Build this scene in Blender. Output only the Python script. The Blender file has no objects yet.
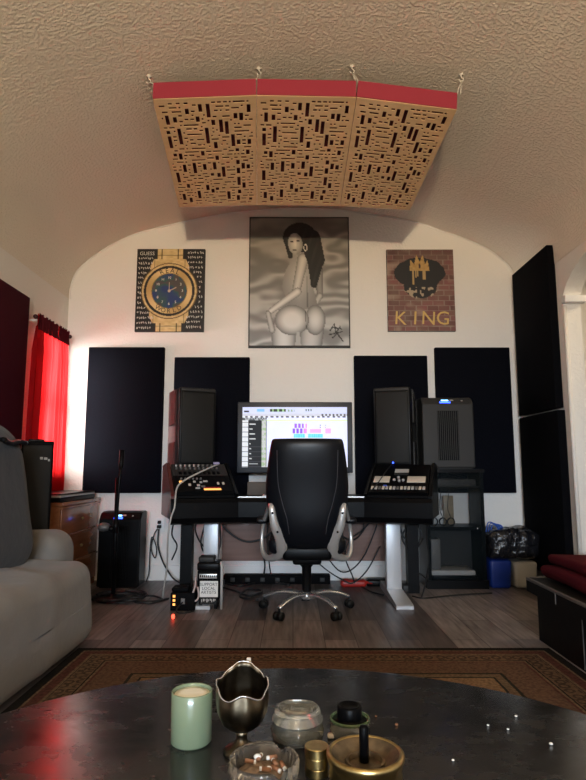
import bpy, bmesh, math, random
from mathutils import Vector, Matrix
S = bpy.context.scene
COL = S.collection
R = math.radians
random.seed(7)

# ------------------------------------------------------------------ camera
PITCH = R(7.6)
CT, ST = math.cos(PITCH), math.sin(PITCH)
EYE = 1.0
F = 585.0
cam_d = bpy.data.cameras.new('camera')
cam_d.sensor_fit = 'VERTICAL'; cam_d.sensor_height = 36; cam_d.lens = 27
cam_d.clip_start = 0.02
cam = bpy.data.objects.new('camera', cam_d); COL.objects.link(cam)
cam.location = (0, 0, EYE); cam.rotation_euler = (R(90) + PITCH, 0, 0)
S.camera = cam

def ray(px, py):
    u = (px - 293) / F; v = (390 - py) / F
    return Vector((u, CT - v * ST, ST + v * CT))
def at(px, py, Y=None, Z=None, X=None):
    d = ray(px, py)
    if Y is not None: t = Y / d.y
    elif Z is not None: t = (Z - EYE) / d.z
    else: t = X / d.x
    return Vector((d.x * t, d.y * t, EYE + d.z * t))

# ------------------------------------------------------------------ materials
MATS = {}
def mat(name, col, rough=0.6, metal=0.0, bump=None, vary=None, coat=0.0, trans=0.0, emit=None, spec=0.5, ior=1.45, sheen=0.0, alpha=1.0):
    m = bpy.data.materials.new(name); m.use_nodes = True
    nt = m.node_tree; b = nt.nodes['Principled BSDF']
    b.inputs['Base Color'].default_value = (*col, 1)
    b.inputs['Roughness'].default_value = rough
    b.inputs['Metallic'].default_value = metal
    b.inputs['Coat Weight'].default_value = coat
    b.inputs['Transmission Weight'].default_value = trans
    b.inputs['Specular IOR Level'].default_value = spec
    b.inputs['IOR'].default_value = ior
    b.inputs['Sheen Weight'].default_value = sheen
    b.inputs['Alpha'].default_value = alpha
    if emit:
        b.inputs['Emission Color'].default_value = (*emit[0], 1)
        b.inputs['Emission Strength'].default_value = emit[1]
    tc = nt.nodes.new('ShaderNodeTexCoord')
    if vary:                      # (scale, second colour)
        n = nt.nodes.new('ShaderNodeTexNoise'); n.inputs['Scale'].default_value = vary[0]; n.inputs['Detail'].default_value = 5
        mx = nt.nodes.new('ShaderNodeMix'); mx.data_type = 'RGBA'
        mx.inputs[6].default_value = (*col, 1); mx.inputs[7].default_value = (*vary[1], 1)
        nt.links.new(tc.outputs['Object'], n.inputs['Vector'])
        rp = nt.nodes.new('ShaderNodeMapRange'); rp.inputs[1].default_value = 0.35; rp.inputs[2].default_value = 0.65
        nt.links.new(n.outputs['Fac'], rp.inputs[0]); nt.links.new(rp.outputs[0], mx.inputs[0])
        nt.links.new(mx.outputs[2], b.inputs['Base Color'])
    if bump:                      # (scale, strength, distance)
        n = nt.nodes.new('ShaderNodeTexNoise'); n.inputs['Scale'].default_value = bump[0]; n.inputs['Detail'].default_value = 4
        nt.links.new(tc.outputs['Object'], n.inputs['Vector'])
        bp = nt.nodes.new('ShaderNodeBump'); bp.inputs['Strength'].default_value = bump[1]; bp.inputs['Distance'].default_value = bump[2]
        nt.links.new(n.outputs['Fac'], bp.inputs['Height']); nt.links.new(bp.outputs[0], b.inputs['Normal'])
    MATS[name] = m
    return m
def nodes(m): return m.node_tree, m.node_tree.nodes['Principled BSDF']

def stucco(name, col, scale, strength, dist):
    m = mat(name, col, 0.85, spec=0.25); nt, b = nodes(m)
    tc = nt.nodes.new('ShaderNodeTexCoord')
    n = nt.nodes.new('ShaderNodeTexNoise'); n.inputs['Scale'].default_value = scale; n.inputs['Detail'].default_value = 3; n.inputs['Distortion'].default_value = 0.15
    r = nt.nodes.new('ShaderNodeMapRange'); r.interpolation_type = 'SMOOTHSTEP'; r.inputs[1].default_value = 0.42; r.inputs[2].default_value = 0.62
    n2 = nt.nodes.new('ShaderNodeTexNoise'); n2.inputs['Scale'].default_value = scale * 3.1; n2.inputs['Detail'].default_value = 3
    a = nt.nodes.new('ShaderNodeMath'); a.operation = 'MULTIPLY_ADD'; a.inputs[1].default_value = 0.5
    bp = nt.nodes.new('ShaderNodeBump'); bp.inputs['Strength'].default_value = strength; bp.inputs['Distance'].default_value = dist
    L = nt.links.new
    L(tc.outputs['Object'], n.inputs['Vector']); L(tc.outputs['Object'], n2.inputs['Vector'])
    L(n.outputs['Fac'], r.inputs[0]); L(n2.outputs['Fac'], a.inputs[0]); L(r.outputs[0], a.inputs[2])
    L(a.outputs[0], bp.inputs['Height']); L(bp.outputs[0], b.inputs['Normal'])
    return m
M_CEIL = stucco('ceiling_stucco', (0.74, 0.68, 0.585), 55, 0.50, 0.010)
M_WALL = stucco('wall_plaster', (0.78, 0.765, 0.735), 46, 0.25, 0.005)
M_WALLR = stucco('side_wall_plaster', (0.78, 0.75, 0.70), 44, 0.30, 0.006)
M_TRIM = mat('white_paint', (0.78, 0.77, 0.75), 0.45)

def floor_mat():
    m = mat('floor_planks', (0.1, 0.08, 0.07), 0.42); nt, b = nodes(m); L = nt.links.new
    tc = nt.nodes.new('ShaderNodeTexCoord')
    mp = nt.nodes.new('ShaderNodeMapping'); mp.inputs['Rotation'].default_value[2] = R(90)
    br = nt.nodes.new('ShaderNodeTexBrick'); br.offset = 0.37
    br.inputs['Scale'].default_value = 1; br.inputs['Brick Width'].default_value = 1.2; br.inputs['Row Height'].default_value = 0.185
    br.inputs['Mortar Size'].default_value = 0.0025; br.inputs['Bias'].default_value = 0
    br.inputs['Color1'].default_value = (0.078, 0.066, 0.066, 1); br.inputs['Color2'].default_value = (0.25, 0.22, 0.22, 1); br.inputs['Mortar'].default_value = (0.03, 0.025, 0.025, 1)
    mp2 = nt.nodes.new('ShaderNodeMapping'); mp2.inputs['Scale'].default_value = (18, 1.6, 1)
    ns = nt.nodes.new('ShaderNodeTexNoise'); ns.inputs['Scale'].default_value = 2.0; ns.inputs['Detail'].default_value = 7
    mx = nt.nodes.new('ShaderNodeMix'); mx.data_type = 'RGBA'; mx.blend_type = 'MULTIPLY'; mx.inputs[0].default_value = 0.85
    cr = nt.nodes.new('ShaderNodeValToRGB'); cr.color_ramp.elements[0].position = 0.3; cr.color_ramp.elements[0].color = (0.42, 0.40, 0.39, 1); cr.color_ramp.elements[1].position = 0.7; cr.color_ramp.elements[1].color = (1.25, 1.2, 1.17, 1)
    L(tc.outputs['Object'], mp.inputs[0]); L(mp.outputs[0], br.inputs['Vector']); L(tc.outputs['Object'], mp2.inputs[0]); L(mp2.outputs[0], ns.inputs['Vector'])
    L(ns.outputs['Fac'], cr.inputs[0]); L(br.outputs['Color'], mx.inputs[6]); L(cr.outputs[0], mx.inputs[7]); L(mx.outputs[2], b.inputs['Base Color'])
    bp = nt.nodes.new('ShaderNodeBump'); bp.inputs['Strength'].default_value = 0.25; bp.inputs['Distance'].default_value = 0.003
    L(ns.outputs['Fac'], bp.inputs['Height']); L(bp.outputs[0], b.inputs['Normal'])
    return m
M_FLOOR = floor_mat()

def wood(name, c1, c2, rough=0.4, scale=(1, 14, 14), coat=0.2):
    m = mat(name, c1, rough, coat=coat); nt, b = nodes(m); L = nt.links.new
    tc = nt.nodes.new('ShaderNodeTexCoord'); mp = nt.nodes.new('ShaderNodeMapping'); mp.inputs['Scale'].default_value = scale
    ns = nt.nodes.new('ShaderNodeTexNoise'); ns.inputs['Scale'].default_value = 2.2; ns.inputs['Detail'].default_value = 6
    cr = nt.nodes.new('ShaderNodeValToRGB'); cr.color_ramp.elements[0].color = (*c1, 1); cr.color_ramp.elements[1].color = (*c2, 1); cr.color_ramp.elements[0].position = .3; cr.color_ramp.elements[1].position = .7
    L(tc.outputs['Object'], mp.inputs[0]); L(mp.outputs[0], ns.inputs['Vector']); L(ns.outputs['Fac'], cr.inputs[0]); L(cr.outputs[0], b.inputs['Base Color'])
    return m
M_BLK = mat('black_satin', (0.0032, 0.0032, 0.0036), 0.36, spec=0.13)
M_BLKM = mat('black_matte', (0.0032, 0.0032, 0.0037), 0.7, spec=0.08)
M_BLKG = mat('black_gloss', (0.0025, 0.0025, 0.003), 0.3, spec=0.08)
M_RUB = mat('black_rubber', (0.007, 0.007, 0.007), 0.5, spec=0.25)
M_LEATH = mat('black_leather', (0.0035, 0.0043, 0.0065), 0.36, bump=(140, 0.15, 0.001), spec=0.28)
M_NAVY = mat('navy_black_fabric', (0.0032, 0.0036, 0.0062), 0.95, bump=(220, 0.35, 0.002), vary=(60, (0.0050, 0.0056, 0.0088)), spec=0.04)
M_BFAB = mat('black_fabric', (0.004, 0.004, 0.005), 0.95, bump=(220, 0.3, 0.002), spec=0.04)
M_MAROON = mat('maroon_fabric', (0.060, 0.006, 0.014), 0.9, bump=(200, 0.3, 0.002), spec=0.1)
M_PINK = mat('crimson_frame', (0.27, 0.026, 0.050), 0.5)
M_PLY = wood('birch_board', (0.60, 0.40, 0.215), (0.68, 0.47, 0.27), 0.5, (1, 10, 10), 0.05)
M_DKRED = mat('dark_red_backing', (0.075, 0.006, 0.010), 0.9)
M_SILV = mat('brushed_silver', (0.60, 0.59, 0.57), 0.36, 0.65)
M_CHROME = mat('polished_metal', (0.66, 0.66, 0.66), 0.24, 0.85)
M_WHTMET = mat('silver_painted_metal', (0.50, 0.51, 0.53), 0.38, 0.35)
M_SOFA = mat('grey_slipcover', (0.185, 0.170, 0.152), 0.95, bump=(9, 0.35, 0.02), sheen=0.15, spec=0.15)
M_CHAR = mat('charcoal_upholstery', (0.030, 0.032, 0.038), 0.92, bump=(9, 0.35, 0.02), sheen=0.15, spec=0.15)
M_CHEEK = wood('mahogany_side', (0.060, 0.013, 0.012), (0.095, 0.022, 0.019), 0.45)
M_DRES = wood('dresser_wood', (0.24, 0.088, 0.038), (0.33, 0.13, 0.058), 0.26, (10, 1, 14), 0.35)
M_BROWN = wood('brown_board', (0.15, 0.075, 0.055), (0.20, 0.105, 0.078), 0.55)
M_GRILLE = mat('speaker_grille', (0.0085, 0.0085, 0.0080), 0.55, bump=(600, 0.5, 0.002), spec=0.25)
M_GREY = mat('dark_grey_plastic', (0.030, 0.029, 0.028), 0.5, spec=0.25)
M_MIDG = mat('grey_plastic', (0.13, 0.125, 0.12), 0.5)
M_LGREY = mat('light_grey_plastic', (0.42, 0.41, 0.39), 0.5)
M_CREAM = mat('cream_panel', (0.58, 0.52, 0.43), 0.5)
M_WHITE = mat('white_plastic', (0.75, 0.75, 0.74), 0.45)
M_BLUE = mat('blue_plastic', (0.006, 0.026, 0.19), 0.4)
M_BLUEBAG = mat('blue_handle', (0.02, 0.10, 0.50), 0.35)
M_BINW = mat('cream_plastic', (0.36, 0.35, 0.32), 0.5)
M_BAG = mat('black_bin_liner', (0.010, 0.010, 0.012), 0.16, bump=(16, 0.9, 0.03))
M_GLOW_BLUE = mat('blue_display', (0.0, 0.02, 0.1), 0.3, emit=((0.03, 0.08, 1.0), 6.0))
M_GLOW_CYAN = mat('cyan_display', (0.0, 0.05, 0.1), 0.3, emit=((0.25, 0.65, 1.0), 3.5))
M_GLOW_AMB = mat('amber_lamp', (0.2, 0.08, 0.01), 0.3, emit=((1.0, 0.42, 0.10), 1.6))
M_GLOW_RED = mat('red_lamp', (0.2, 0.0, 0.0), 0.3, emit=((1.0, 0.06, 0.03), 4.0))
M_RED = mat('red_plastic', (0.35, 0.02, 0.015), 0.4)
M_BENCH = mat('bench_black', (0.005, 0.0048, 0.0046), 0.5, vary=(20, (0.007, 0.0063, 0.006)), spec=0.08)
M_BTOP = mat('worn_edge', (0.13, 0.118, 0.11), 0.45, vary=(30, (0.08, 0.073, 0.07)))
M_BLANK = mat('dark_red_blanket', (0.060, 0.005, 0.009), 0.95, bump=(60, 0.4, 0.006), spec=0.1)
M_BRASS = mat('brass', (0.56, 0.44, 0.20), 0.28, 1.0, vary=(35, (0.40, 0.30, 0.13)))
M_TARN = mat('tarnished_silver', (0.15, 0.12, 0.08), 0.34, 1.0, vary=(28, (0.055, 0.042, 0.028)))
M_GLASS = mat('clear_glass', (0.76, 0.77, 0.70), 0.07, trans=0.92, ior=1.45)
M_CUTG = mat('cut_glass', (0.62, 0.57, 0.51), 0.06, trans=0.95, ior=1.45)
M_PANE = mat('tinted_glass', (0.01, 0.016, 0.018), 0.03, alpha=0.18)
M_JADE = mat('pale_green_glass', (0.20, 0.255, 0.165), 0.25, spec=0.5, coat=0.4)
nt_, b_ = nodes(M_JADE); b_.inputs['Subsurface Weight'].default_value = 0.4; b_.inputs['Subsurface Radius'].default_value = (.02, .03, .02); b_.inputs['Subsurface Scale'].default_value = 0.5
M_WAX = mat('candle_wax', (0.86, 0.86, 0.74), 0.5)
M_LIME = mat('green_rim_plastic', (0.33, 0.50, 0.25), 0.15, trans=0.8)
M_ASH = mat('ash', (0.13, 0.09, 0.06), 0.95, vary=(70, (0.30, 0.22, 0.16)))
M_BUTT = mat('cigarette_filter', (0.26, 0.12, 0.06), 0.8)
M_PAPER = mat('white_paper', (0.72, 0.71, 0.68), 0.8)
M_INK = mat('black_ink', (0.015, 0.015, 0.015), 0.8)
M_GOLDP = mat('gold_paint', (0.58, 0.40, 0.13), 0.6)
M_WHITEP = mat('white_paint_strokes', (0.66, 0.66, 0.62), 0.7)
M_CBLK = mat('cable_black', (0.010, 0.010, 0.011), 0.45)
M_CWHT = mat('cable_grey', (0.42, 0.40, 0.37), 0.5)
M_CORD = mat('white_cord', (0.62, 0.60, 0.55), 0.7)
M_ROD = mat('dark_wood_rod', (0.05, 0.010, 0.012), 0.5)
M_DAY = mat('window_pane', (0.02, 0.025, 0.03), 0.03, alpha=0.10)
def vcol(name, rough, emit=0.0):
    m = mat(name, (0.5, 0.5, 0.5), rough); nt, b = nodes(m)
    a = nt.nodes.new('ShaderNodeVertexColor'); a.layer_name = 'Col'
    nt.links.new(a.outputs[0], b.inputs['Base Color'])
    if emit:
        b.inputs['Base Color'].default_value = (0, 0, 0, 1)
        nt.links.new(a.outputs[0], b.inputs['Emission Color']); b.inputs['Emission Strength'].default_value = emit
    return m
M_ART = vcol('painted_canvas', 0.6)
M_SCREEN = vcol('lit_screen', 0.5, 0.62)
M_SCREEN.node_tree.nodes['Principled BSDF'].inputs['Specular IOR Level'].default_value = 0.1
# curtain: thin red cloth that lets daylight through
def curtain_mat():
    m = bpy.data.materials.new('red_curtain'); m.use_nodes = True; nt = m.node_tree; nt.nodes.remove(nt.nodes['Principled BSDF'])
    d = nt.nodes.new('ShaderNodeBsdfDiffuse'); d.inputs[0].default_value = (0.28, 0.012, 0.016, 1)
    t = nt.nodes.new('ShaderNodeBsdfTranslucent'); t.inputs[0].default_value = (0.78, 0.020, 0.022, 1)
    x = nt.nodes.new('ShaderNodeMixShader'); x.inputs[0].default_value = 0.55
    nt.links.new(d.outputs[0], x.inputs[1]); nt.links.new(t.outputs[0], x.inputs[2]); nt.links.new(x.outputs[0], nt.nodes['Material Output'].inputs[0])
    return m
M_CURT = curtain_mat()
M_HEAD = mat('maroon_curtain_header', (0.075, 0.007, 0.012), 0.9, spec=0.1)
def table_mat():
    m = mat('worn_black_lacquer', (0.012, 0.012, 0.013), 0.22); nt, b = nodes(m); L = nt.links.new
    tc = nt.nodes.new('ShaderNodeTexCoord')
    mp = nt.nodes.new('ShaderNodeMapping'); mp.inputs['Scale'].default_value = (3, 5, 1)
    n = nt.nodes.new('ShaderNodeTexNoise'); n.inputs['Scale'].default_value = 3.0; n.inputs['Detail'].default_value = 5; n.inputs['Roughness'].default_value = .65
    r = nt.nodes.new('ShaderNodeMapRange'); r.inputs[1].default_value = .3; r.inputs[2].default_value = .75; r.inputs[3].default_value = .17; r.inputs[4].default_value = .34
    c = nt.nodes.new('ShaderNodeValToRGB'); c.color_ramp.elements[0].color = (.014, .014, .0145, 1); c.color_ramp.elements[0].position = .45; c.color_ramp.elements[1].color = (.022, .021, .020, 1); c.color_ramp.elements[1].position = .8
    bp = nt.nodes.new('ShaderNodeBump'); bp.inputs['Strength'].default_value = .05; bp.inputs['Distance'].default_value = .002
    L(tc.outputs['Object'], mp.inputs[0]); L(mp.outputs[0], n.inputs['Vector']); L(n.outputs['Fac'], r.inputs[0]); L(r.outputs[0], b.inputs['Roughness']); L(n.outputs['Fac'], c.inputs[0]); L(c.outputs[0], b.inputs['Base Color']); L(n.outputs['Fac'], bp.inputs['Height']); L(bp.outputs[0], b.inputs['Normal'])
    return m
M_TABLE = table_mat()

# ------------------------------------------------------------------ mesh builder
class MB:
    def __init__(s): s.v = []; s.f = []; s.mi = []; s.ms = []; s.cur = 0; s.M = Matrix.Identity(4); s.sm = []; s.smooth = False
    def m(s, material, smooth=None):
        if material not in s.ms: s.ms.append(material)
        s.cur = s.ms.index(material)
        if smooth is not None: s.smooth = smooth
        return s
    def add(s, vs, fs, smooth=None):
        b = len(s.v); s.v += [(s.M(Vector(p)) if callable(s.M) else s.M @ Vector(p)) for p in vs]
        for f in fs: s.f.append([b + i for i in f]); s.mi.append(s.cur); s.sm.append(s.smooth if smooth is None else smooth)
        return s
    def box(s, x0, x1, y0, y1, z0, z1):
        vs = [(x, y, z) for z in (z0, z1) for y in (y0, y1) for x in (x0, x1)]
        return s.add(vs, [(0, 2, 3, 1), (4, 5, 7, 6), (0, 1, 5, 4), (2, 6, 7, 3), (0, 4, 6, 2), (1, 3, 7, 5)], False)
    def bbox(s, x0, x1, y0, y1, z0, z1, r=0.01, n=2):          # box with rounded edges
        return s.rbox((x0 + x1) / 2, (y0 + y1) / 2, (z0 + z1) / 2, x1 - x0, y1 - y0, z1 - z0, r, n)
    def rbox(s, cx, cy, cz, sx, sy, sz, r, n=3, fn=None, grid=None):
        r = min(r, sx / 2 - 1e-4, sy / 2 - 1e-4, sz / 2 - 1e-4)
        def ticks(L):
            h = L / 2
            g = grid or 1
            k = max(1, int(g)) if grid else 1
            a = [-h + r * (1 - math.cos(i / n * math.pi / 2)) for i in range(n)]
            mid = [-h + r + (L - 2 * r) * i / k for i in range(k + 1)]
            return a + mid + [-q for q in reversed(a)]
        T = (ticks(sx), ticks(sy), ticks(sz)); H = (sx / 2, sy / 2, sz / 2)
        vs = []; fs = []; idx = {}
        def vert(p):
            key = (round(p[0], 6), round(p[1], 6), round(p[2], 6))
            if key in idx: return idx[key]
            q = [max(-(H[i] - r), min(H[i] - r, p[i])) for i in range(3)]
            d = Vector([p[i] - q[i] for i in range(3)])
            if d.length > 1e-9: d = d.normalized() * r
            w = Vector(q) + d
            if fn: w = fn(w)
            vs.append((w[0] + cx, w[1] + cy, w[2] + cz)); idx[key] = len(vs) - 1
            return idx[key]
        for ax in range(3):
            a, b = (ax + 1) % 3, (ax + 2) % 3
            for sg in (-1, 1):
                for i in range(len(T[a]) - 1):
                    for j in range(len(T[b]) - 1):
                        q = []
                        for (ii, jj) in ((i, j), (i + 1, j), (i + 1, j + 1), (i, j + 1)):
                            p = [0, 0, 0]; p[ax] = sg * H[ax]; p[a] = T[a][ii]; p[b] = T[b][jj]; q.append(vert(p))
                        fs.append(q if sg > 0 else q[::-1])
        return s.add(vs, fs, True)
    def prism(s, poly, axis, lo, hi):                          # polygon in the two other axes, extruded along axis
        def P(a, b, c):
            return {'x': (c, a, b), 'y': (a, c, b), 'z': (a, b, c)}[axis]
        n = len(poly)
        vs = [P(a, b, lo) for a, b in poly] + [P(a, b, hi) for a, b in poly]
        fs = [list(range(n))[::-1], list(range(n, 2 * n))] + [(i, (i + 1) % n, n + (i + 1) % n, n + i) for i in range(n)]
        if axis == 'y': fs = [f[::-1] for f in fs]
        return s.add(vs, fs, False)
    def slab(s, quad, t):                                      # quad of 4 points, thickened by vector t
        q = [Vector(p) for p in quad]; t = Vector(t)
        vs = q + [p + t for p in q]
        return s.add(vs, [(0, 1, 2, 3), (7, 6, 5, 4), (0, 4, 5, 1), (1, 5, 6, 2), (2, 6, 7, 3), (3, 7, 4, 0)], False)
    def lathe(s, prof, c=(0, 0, 0), n=32, smooth=True, fr=None, caps=True):
        vs = []; fs = []; k = len(prof)
        for i in range(n):
            a = 2 * math.pi * i / n
            for j, (r, z) in enumerate(prof):
                if fr: r, z = fr(a, j, r, z)
                vs.append((c[0] + r * math.cos(a), c[1] + r * math.sin(a), c[2] + z))
        for i in range(n):
            for j in range(k - 1):
                a = i * k + j; b = ((i + 1) % n) * k + j
                fs.append((a, b, b + 1, a + 1))
        if caps and prof[0][0] > 1e-5: fs.append([i * k for i in range(n)][::-1])
        if caps and prof[-1][0] > 1e-5: fs.append([i * k + k - 1 for i in range(n)])
        return s.add(vs, fs, smooth)
    def cyl(s, a, b, r, n=16, r2=None): return s.tube([a, b], [r, r if r2 is None else r2], n, smooth=True)
    def tube(s, pts, r, n=8, closed=False, smooth=True, flat=None):
        pts = [Vector(p) for p in pts]; k = len(pts)
        rs = r if isinstance(r, (list, tuple)) else [r] * k
        vs = []; fs = []; up = None
        for i, p in enumerate(pts):
            if closed: d = pts[(i + 1) % k] - pts[i - 1]
            else: d = pts[min(i + 1, k - 1)] - pts[max(i - 1, 0)]
            if d.length < 1e-9: d = Vector((0, 0, 1))
            d.normalize()
            if up is None: up = Vector((0, 0, 1)) if abs(d.z) < 0.9 else Vector((1, 0, 0))
            if flat is not None: up = Vector(flat)
            sd = d.cross(up)
            if sd.length < 1e-6: sd = d.orthogonal()
            sd.normalize(); up = sd.cross(d).normalized()
            rr = rs[i]; ra, rb = rr if isinstance(rr, tuple) else (rr, rr)
            for j in range(n):
                a = 2 * math.pi * j / n
                vs.append(p + sd * (math.cos(a) * ra) + up * (math.sin(a) * rb))
        for i in range(k if closed else k - 1):
            for j in range(n):
                a = i * n + j; b = i * n + (j + 1) % n; c = ((i + 1) % k) * n + (j + 1) % n; d = ((i + 1) % k) * n + j
                fs.append((a, b, c, d))
        if not closed: fs.append(list(range(n))[::-1]); fs.append([(k - 1) * n + j for j in range(n)])
        return s.add(vs, fs, smooth)
    def sphere(s, c, rx, ry=None, rz=None, n=16, h=10):
        ry = rx if ry is None else ry; rz = rx if rz is None else rz
        prof = [(math.sin(math.pi * j / h), -math.cos(math.pi * j / h)) for j in range(h + 1)]
        prof[0] = (1e-6, -1); prof[-1] = (1e-6, 1)
        vs = []; fs = []; k = h + 1
        for i in range(n):
            a = 2 * math.pi * i / n
            for r, z in prof: vs.append((c[0] + rx * r * math.cos(a), c[1] + ry * r * math.sin(a), c[2] + rz * z))
        for i in range(n):
            for j in range(h): fs.append((i * k + j, ((i + 1) % n) * k + j, ((i + 1) % n) * k + j + 1, i * k + j + 1))
        return s.add(vs, fs, True)
    def build(s, name, parent=None, material=None, loc=None):
        me = bpy.data.meshes.new(name)
        me.from_pydata([tuple(p) for p in s.v], [], s.f)
        for mm in ([material] if material else s.ms): me.materials.append(mm)
        if not material:
            for p, i in zip(me.polygons, s.mi): p.material_index = i
        for p, q in zip(me.polygons, s.sm): p.use_smooth = q
        bm = bmesh.new(); bm.from_mesh(me); bmesh.ops.recalc_face_normals(bm, faces=bm.faces); bm.to_mesh(me); bm.free()
        o = bpy.data.objects.new(name, me); COL.objects.link(o)
        if loc is not None:
            o.location = loc; me.transform(Matrix.Translation(-Vector(loc)))
        if parent is not None:
            o.parent = parent; o.matrix_parent_inverse = parent.matrix_basis.inverted()
        return o
def mb(material, smooth=False): return MB().m(material, smooth)
def thing(name, label, cat, loc=(0, 0, 0), group=None):
    o = bpy.data.objects.new(name, None); COL.objects.link(o); o.location = loc; o.empty_display_size = 0.1
    return tag(o, label, cat, group)
def crisp(o, deg=30): o.data.set_sharp_from_angle(angle=R(deg)); return o
def tag(o, label, cat, group=None):
    o['label'] = label; o['category'] = cat
    if group: o['group'] = group
    return o
def struct(o): o['kind'] = 'structure'; return o
def plabel(o, t): o['label'] = t; return o
def crom(pts, n=8, closed=False):
    pts = [Vector(p) for p in pts]; k = len(pts); out = []
    for i in range(k if closed else k - 1):
        p0 = pts[i - 1] if (closed or i > 0) else pts[0] * 2 - pts[1]
        p1 = pts[i]; p2 = pts[(i + 1) % k]
        p3 = pts[(i + 2) % k] if (closed or i + 2 < k) else pts[-1] * 2 - pts[-2]
        for j in range(n):
            t = j / n
            out.append(0.5 * ((2 * p1) + (p2 - p0) * t + (2 * p0 - 5 * p1 + 4 * p2 - p3) * t * t + (3 * p1 - p0 - 3 * p2 + p3) * t ** 3))
    if not closed: out.append(pts[-1])
    return out
def text_mesh(body, size, extrude=0.0004, align='CENTER', font_shear=0):
    c = bpy.data.curves.new('t', 'FONT'); c.body = body; c.size = size; c.align_x = align; c.align_y = 'CENTER'; c.extrude = extrude; c.shear = font_shear; c.resolution_u = 3
    o = bpy.data.objects.new('t', c); COL.objects.link(o)
    dg = bpy.context.evaluated_depsgraph_get(); me = bpy.data.meshes.new_from_object(o.evaluated_get(dg))
    vs = [tuple(v.co) for v in me.vertices]; fs = [tuple(p.vertices) for p in me.polygons]
    bpy.data.objects.remove(o); bpy.data.curves.remove(c); bpy.data.meshes.remove(me)
    return vs, fs
def hsh(i, j=0, k=0):
    x = math.sin(i * 127.1 + j * 311.7 + k * 74.7) * 43758.5453
    return x - math.floor(x)

# ------------------------------------------------------------------ the room
D = 5.45; XL = -2.15; XR = 2.15; YF = -4.2
prof_px = [(69, 297), (70.6, 285), (75.5, 272.6), (83.7, 263.4), (98, 252.5), (114, 243), (137, 233), (170, 224.5), (210, 216), (250, 210.5), (293, 208), (340, 210), (385, 216), (423, 223.8), (442, 230.6), (463, 237.4), (486.5, 247.7), (500, 257), (509.5, 266), (514.5, 277), (516, 292)]
prof = [at(x, y, Y=D) for x, y in prof_px]
prof = [Vector((XL, 0, prof[0].z - .02))] + [Vector((max(XL, min(XR, p.x)), 0, p.z)) for p in prof] + [Vector((XR, 0, prof[-1].z - .02))]
prof = crom(prof, 4)
prof = [Vector((max(XL + .002, min(XR - .002, p.x)), 0, p.z)) for p in prof]
def ceil_z(x):
    for a, b in zip(prof, prof[1:]):
        if a.x <= x <= b.x and b.x > a.x: return a.z + (b.z - a.z) * (x - a.x) / (b.x - a.x)
    return prof[0].z
def at_ceil(px, py):
    d = ray(px, py); t = 1.0
    while t < 8:
        p = d * t
        if EYE + p.z >= ceil_z(p.x): break
        t += 0.004
    return Vector((p.x, p.y, EYE + p.z))
c = mb(M_CEIL, True)
ys = [YF - .05 + (D + .05 - YF + .05) * i / 12 for i in range(13)]
k = len(prof)
lo = [(p.x, y, p.z) for y in ys for p in prof]
fs = []
for i in range(12):
    for j in range(k - 1): fs.append((i * k + j, i * k + j + 1, (i + 1) * k + j + 1, (i + 1) * k + j))
c.add(lo, fs)
hi = [(-2.4, YF - .05), (2.4, YF - .05), (2.4, D + .05), (-2.4, D + .05)]
c.box(-2.4, 2.4, YF - .05, D + .05, 3.62, 3.72)
c.box(-2.4, XL - .0, YF - .05, D + .05, 2.4, 3.62) if False else None
ceil = struct(c.build('ceiling'))
struct(mb(M_FLOOR).box(-2.4, 4.2, YF - .1, D + .1, -.1, 0).build('floor'))
struct(mb(M_WALL).box(-2.4, 4.2, D, D + .12, 0, 3.75).build('wall_back'))
# left wall with a window hole
WY0, WY1, WZ0, WZ1 = 4.76, 5.41, 0.98, 2.14
w = mb(M_WALLR)
w.box(XL - .2, XL, YF, WY0, 0, 3.75); w.box(XL - .2, XL, WY1, D, 0, 3.75)
w.box(XL - .2, XL, WY0, WY1, 0, WZ0); w.box(XL - .2, XL, WY0, WY1, WZ1, 3.75)
struct(w.build('wall_left'))
wf = MB().m(M_TRIM)
for a in ((WY0, WY0 + .04, WZ0, WZ1), (WY1 - .04, WY1, WZ0, WZ1), (WY0, WY1, WZ0, WZ0 + .04), (WY0, WY1, WZ1 - .04, WZ1), (WY0, WY1, 1.55, 1.59)):
    wf.box(XL - .13, XL - .09, a[0], a[1], a[2], a[3])
wn = struct(wf.build('window_1'))
mb(M_DAY).box(XL - .115, XL - .11, WY0 + .03, WY1 - .03, WZ0 + .03, WZ1 - .03).build('pane', wn)
# right wall with an archway
AY0, AY1, ASP, ATOP, WT = 2.9, 4.53, 2.30, 2.62, 0.14
w = mb(M_WALLR)
w.box(XR, XR + WT, YF, AY0, 0, 3.75); w.box(XR, XR + WT, AY1, D, 0, 3.75)
N = 24
arc = []
for i in range(N + 1):
    a = math.pi * i / N
    arc.append((AY0 + (AY1 - AY0) * (1 - math.cos(a)) / 2, ASP + (ATOP - ASP) * math.sin(a)))
for (y0, z0), (y1, z1) in zip(arc, arc[1:]):
    vs = [(x, y, z) for x in (XR, XR + WT) for y, z in ((y0, z0), (y1, z1), (y1, 3.75), (y0, 3.75))]
    w.add(vs, [(0, 1, 2, 3), (7, 6, 5, 4), (0, 4, 5, 1), (2, 6, 7, 3)])
struct(w.build('wall_right'))
# rounded jamb edge and the little ledge where the arch springs
t = mb(M_WALLR, True); t.cyl((XR + .012, AY1 - .004, 0), (XR + .012, AY1 - .004, ASP - .02), .016, 12)
struct(t.build('trim_2'))
struct(mb(M_TRIM).bbox(XR - .012, XR + WT + .02, AY1 - .07, AY1 - .003, ASP - .005, ASP + .05, .006).build('trim_3'))
# hall beyond the archway
struct(mb(M_WALLR).box(4.1, 4.2, YF, D, 0, 3.0).build('wall_hall'))
struct(mb(M_TRIM).box(XR + WT, 4.2, YF, D, 2.9, 3.0).build('ceiling_hall'))
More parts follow.
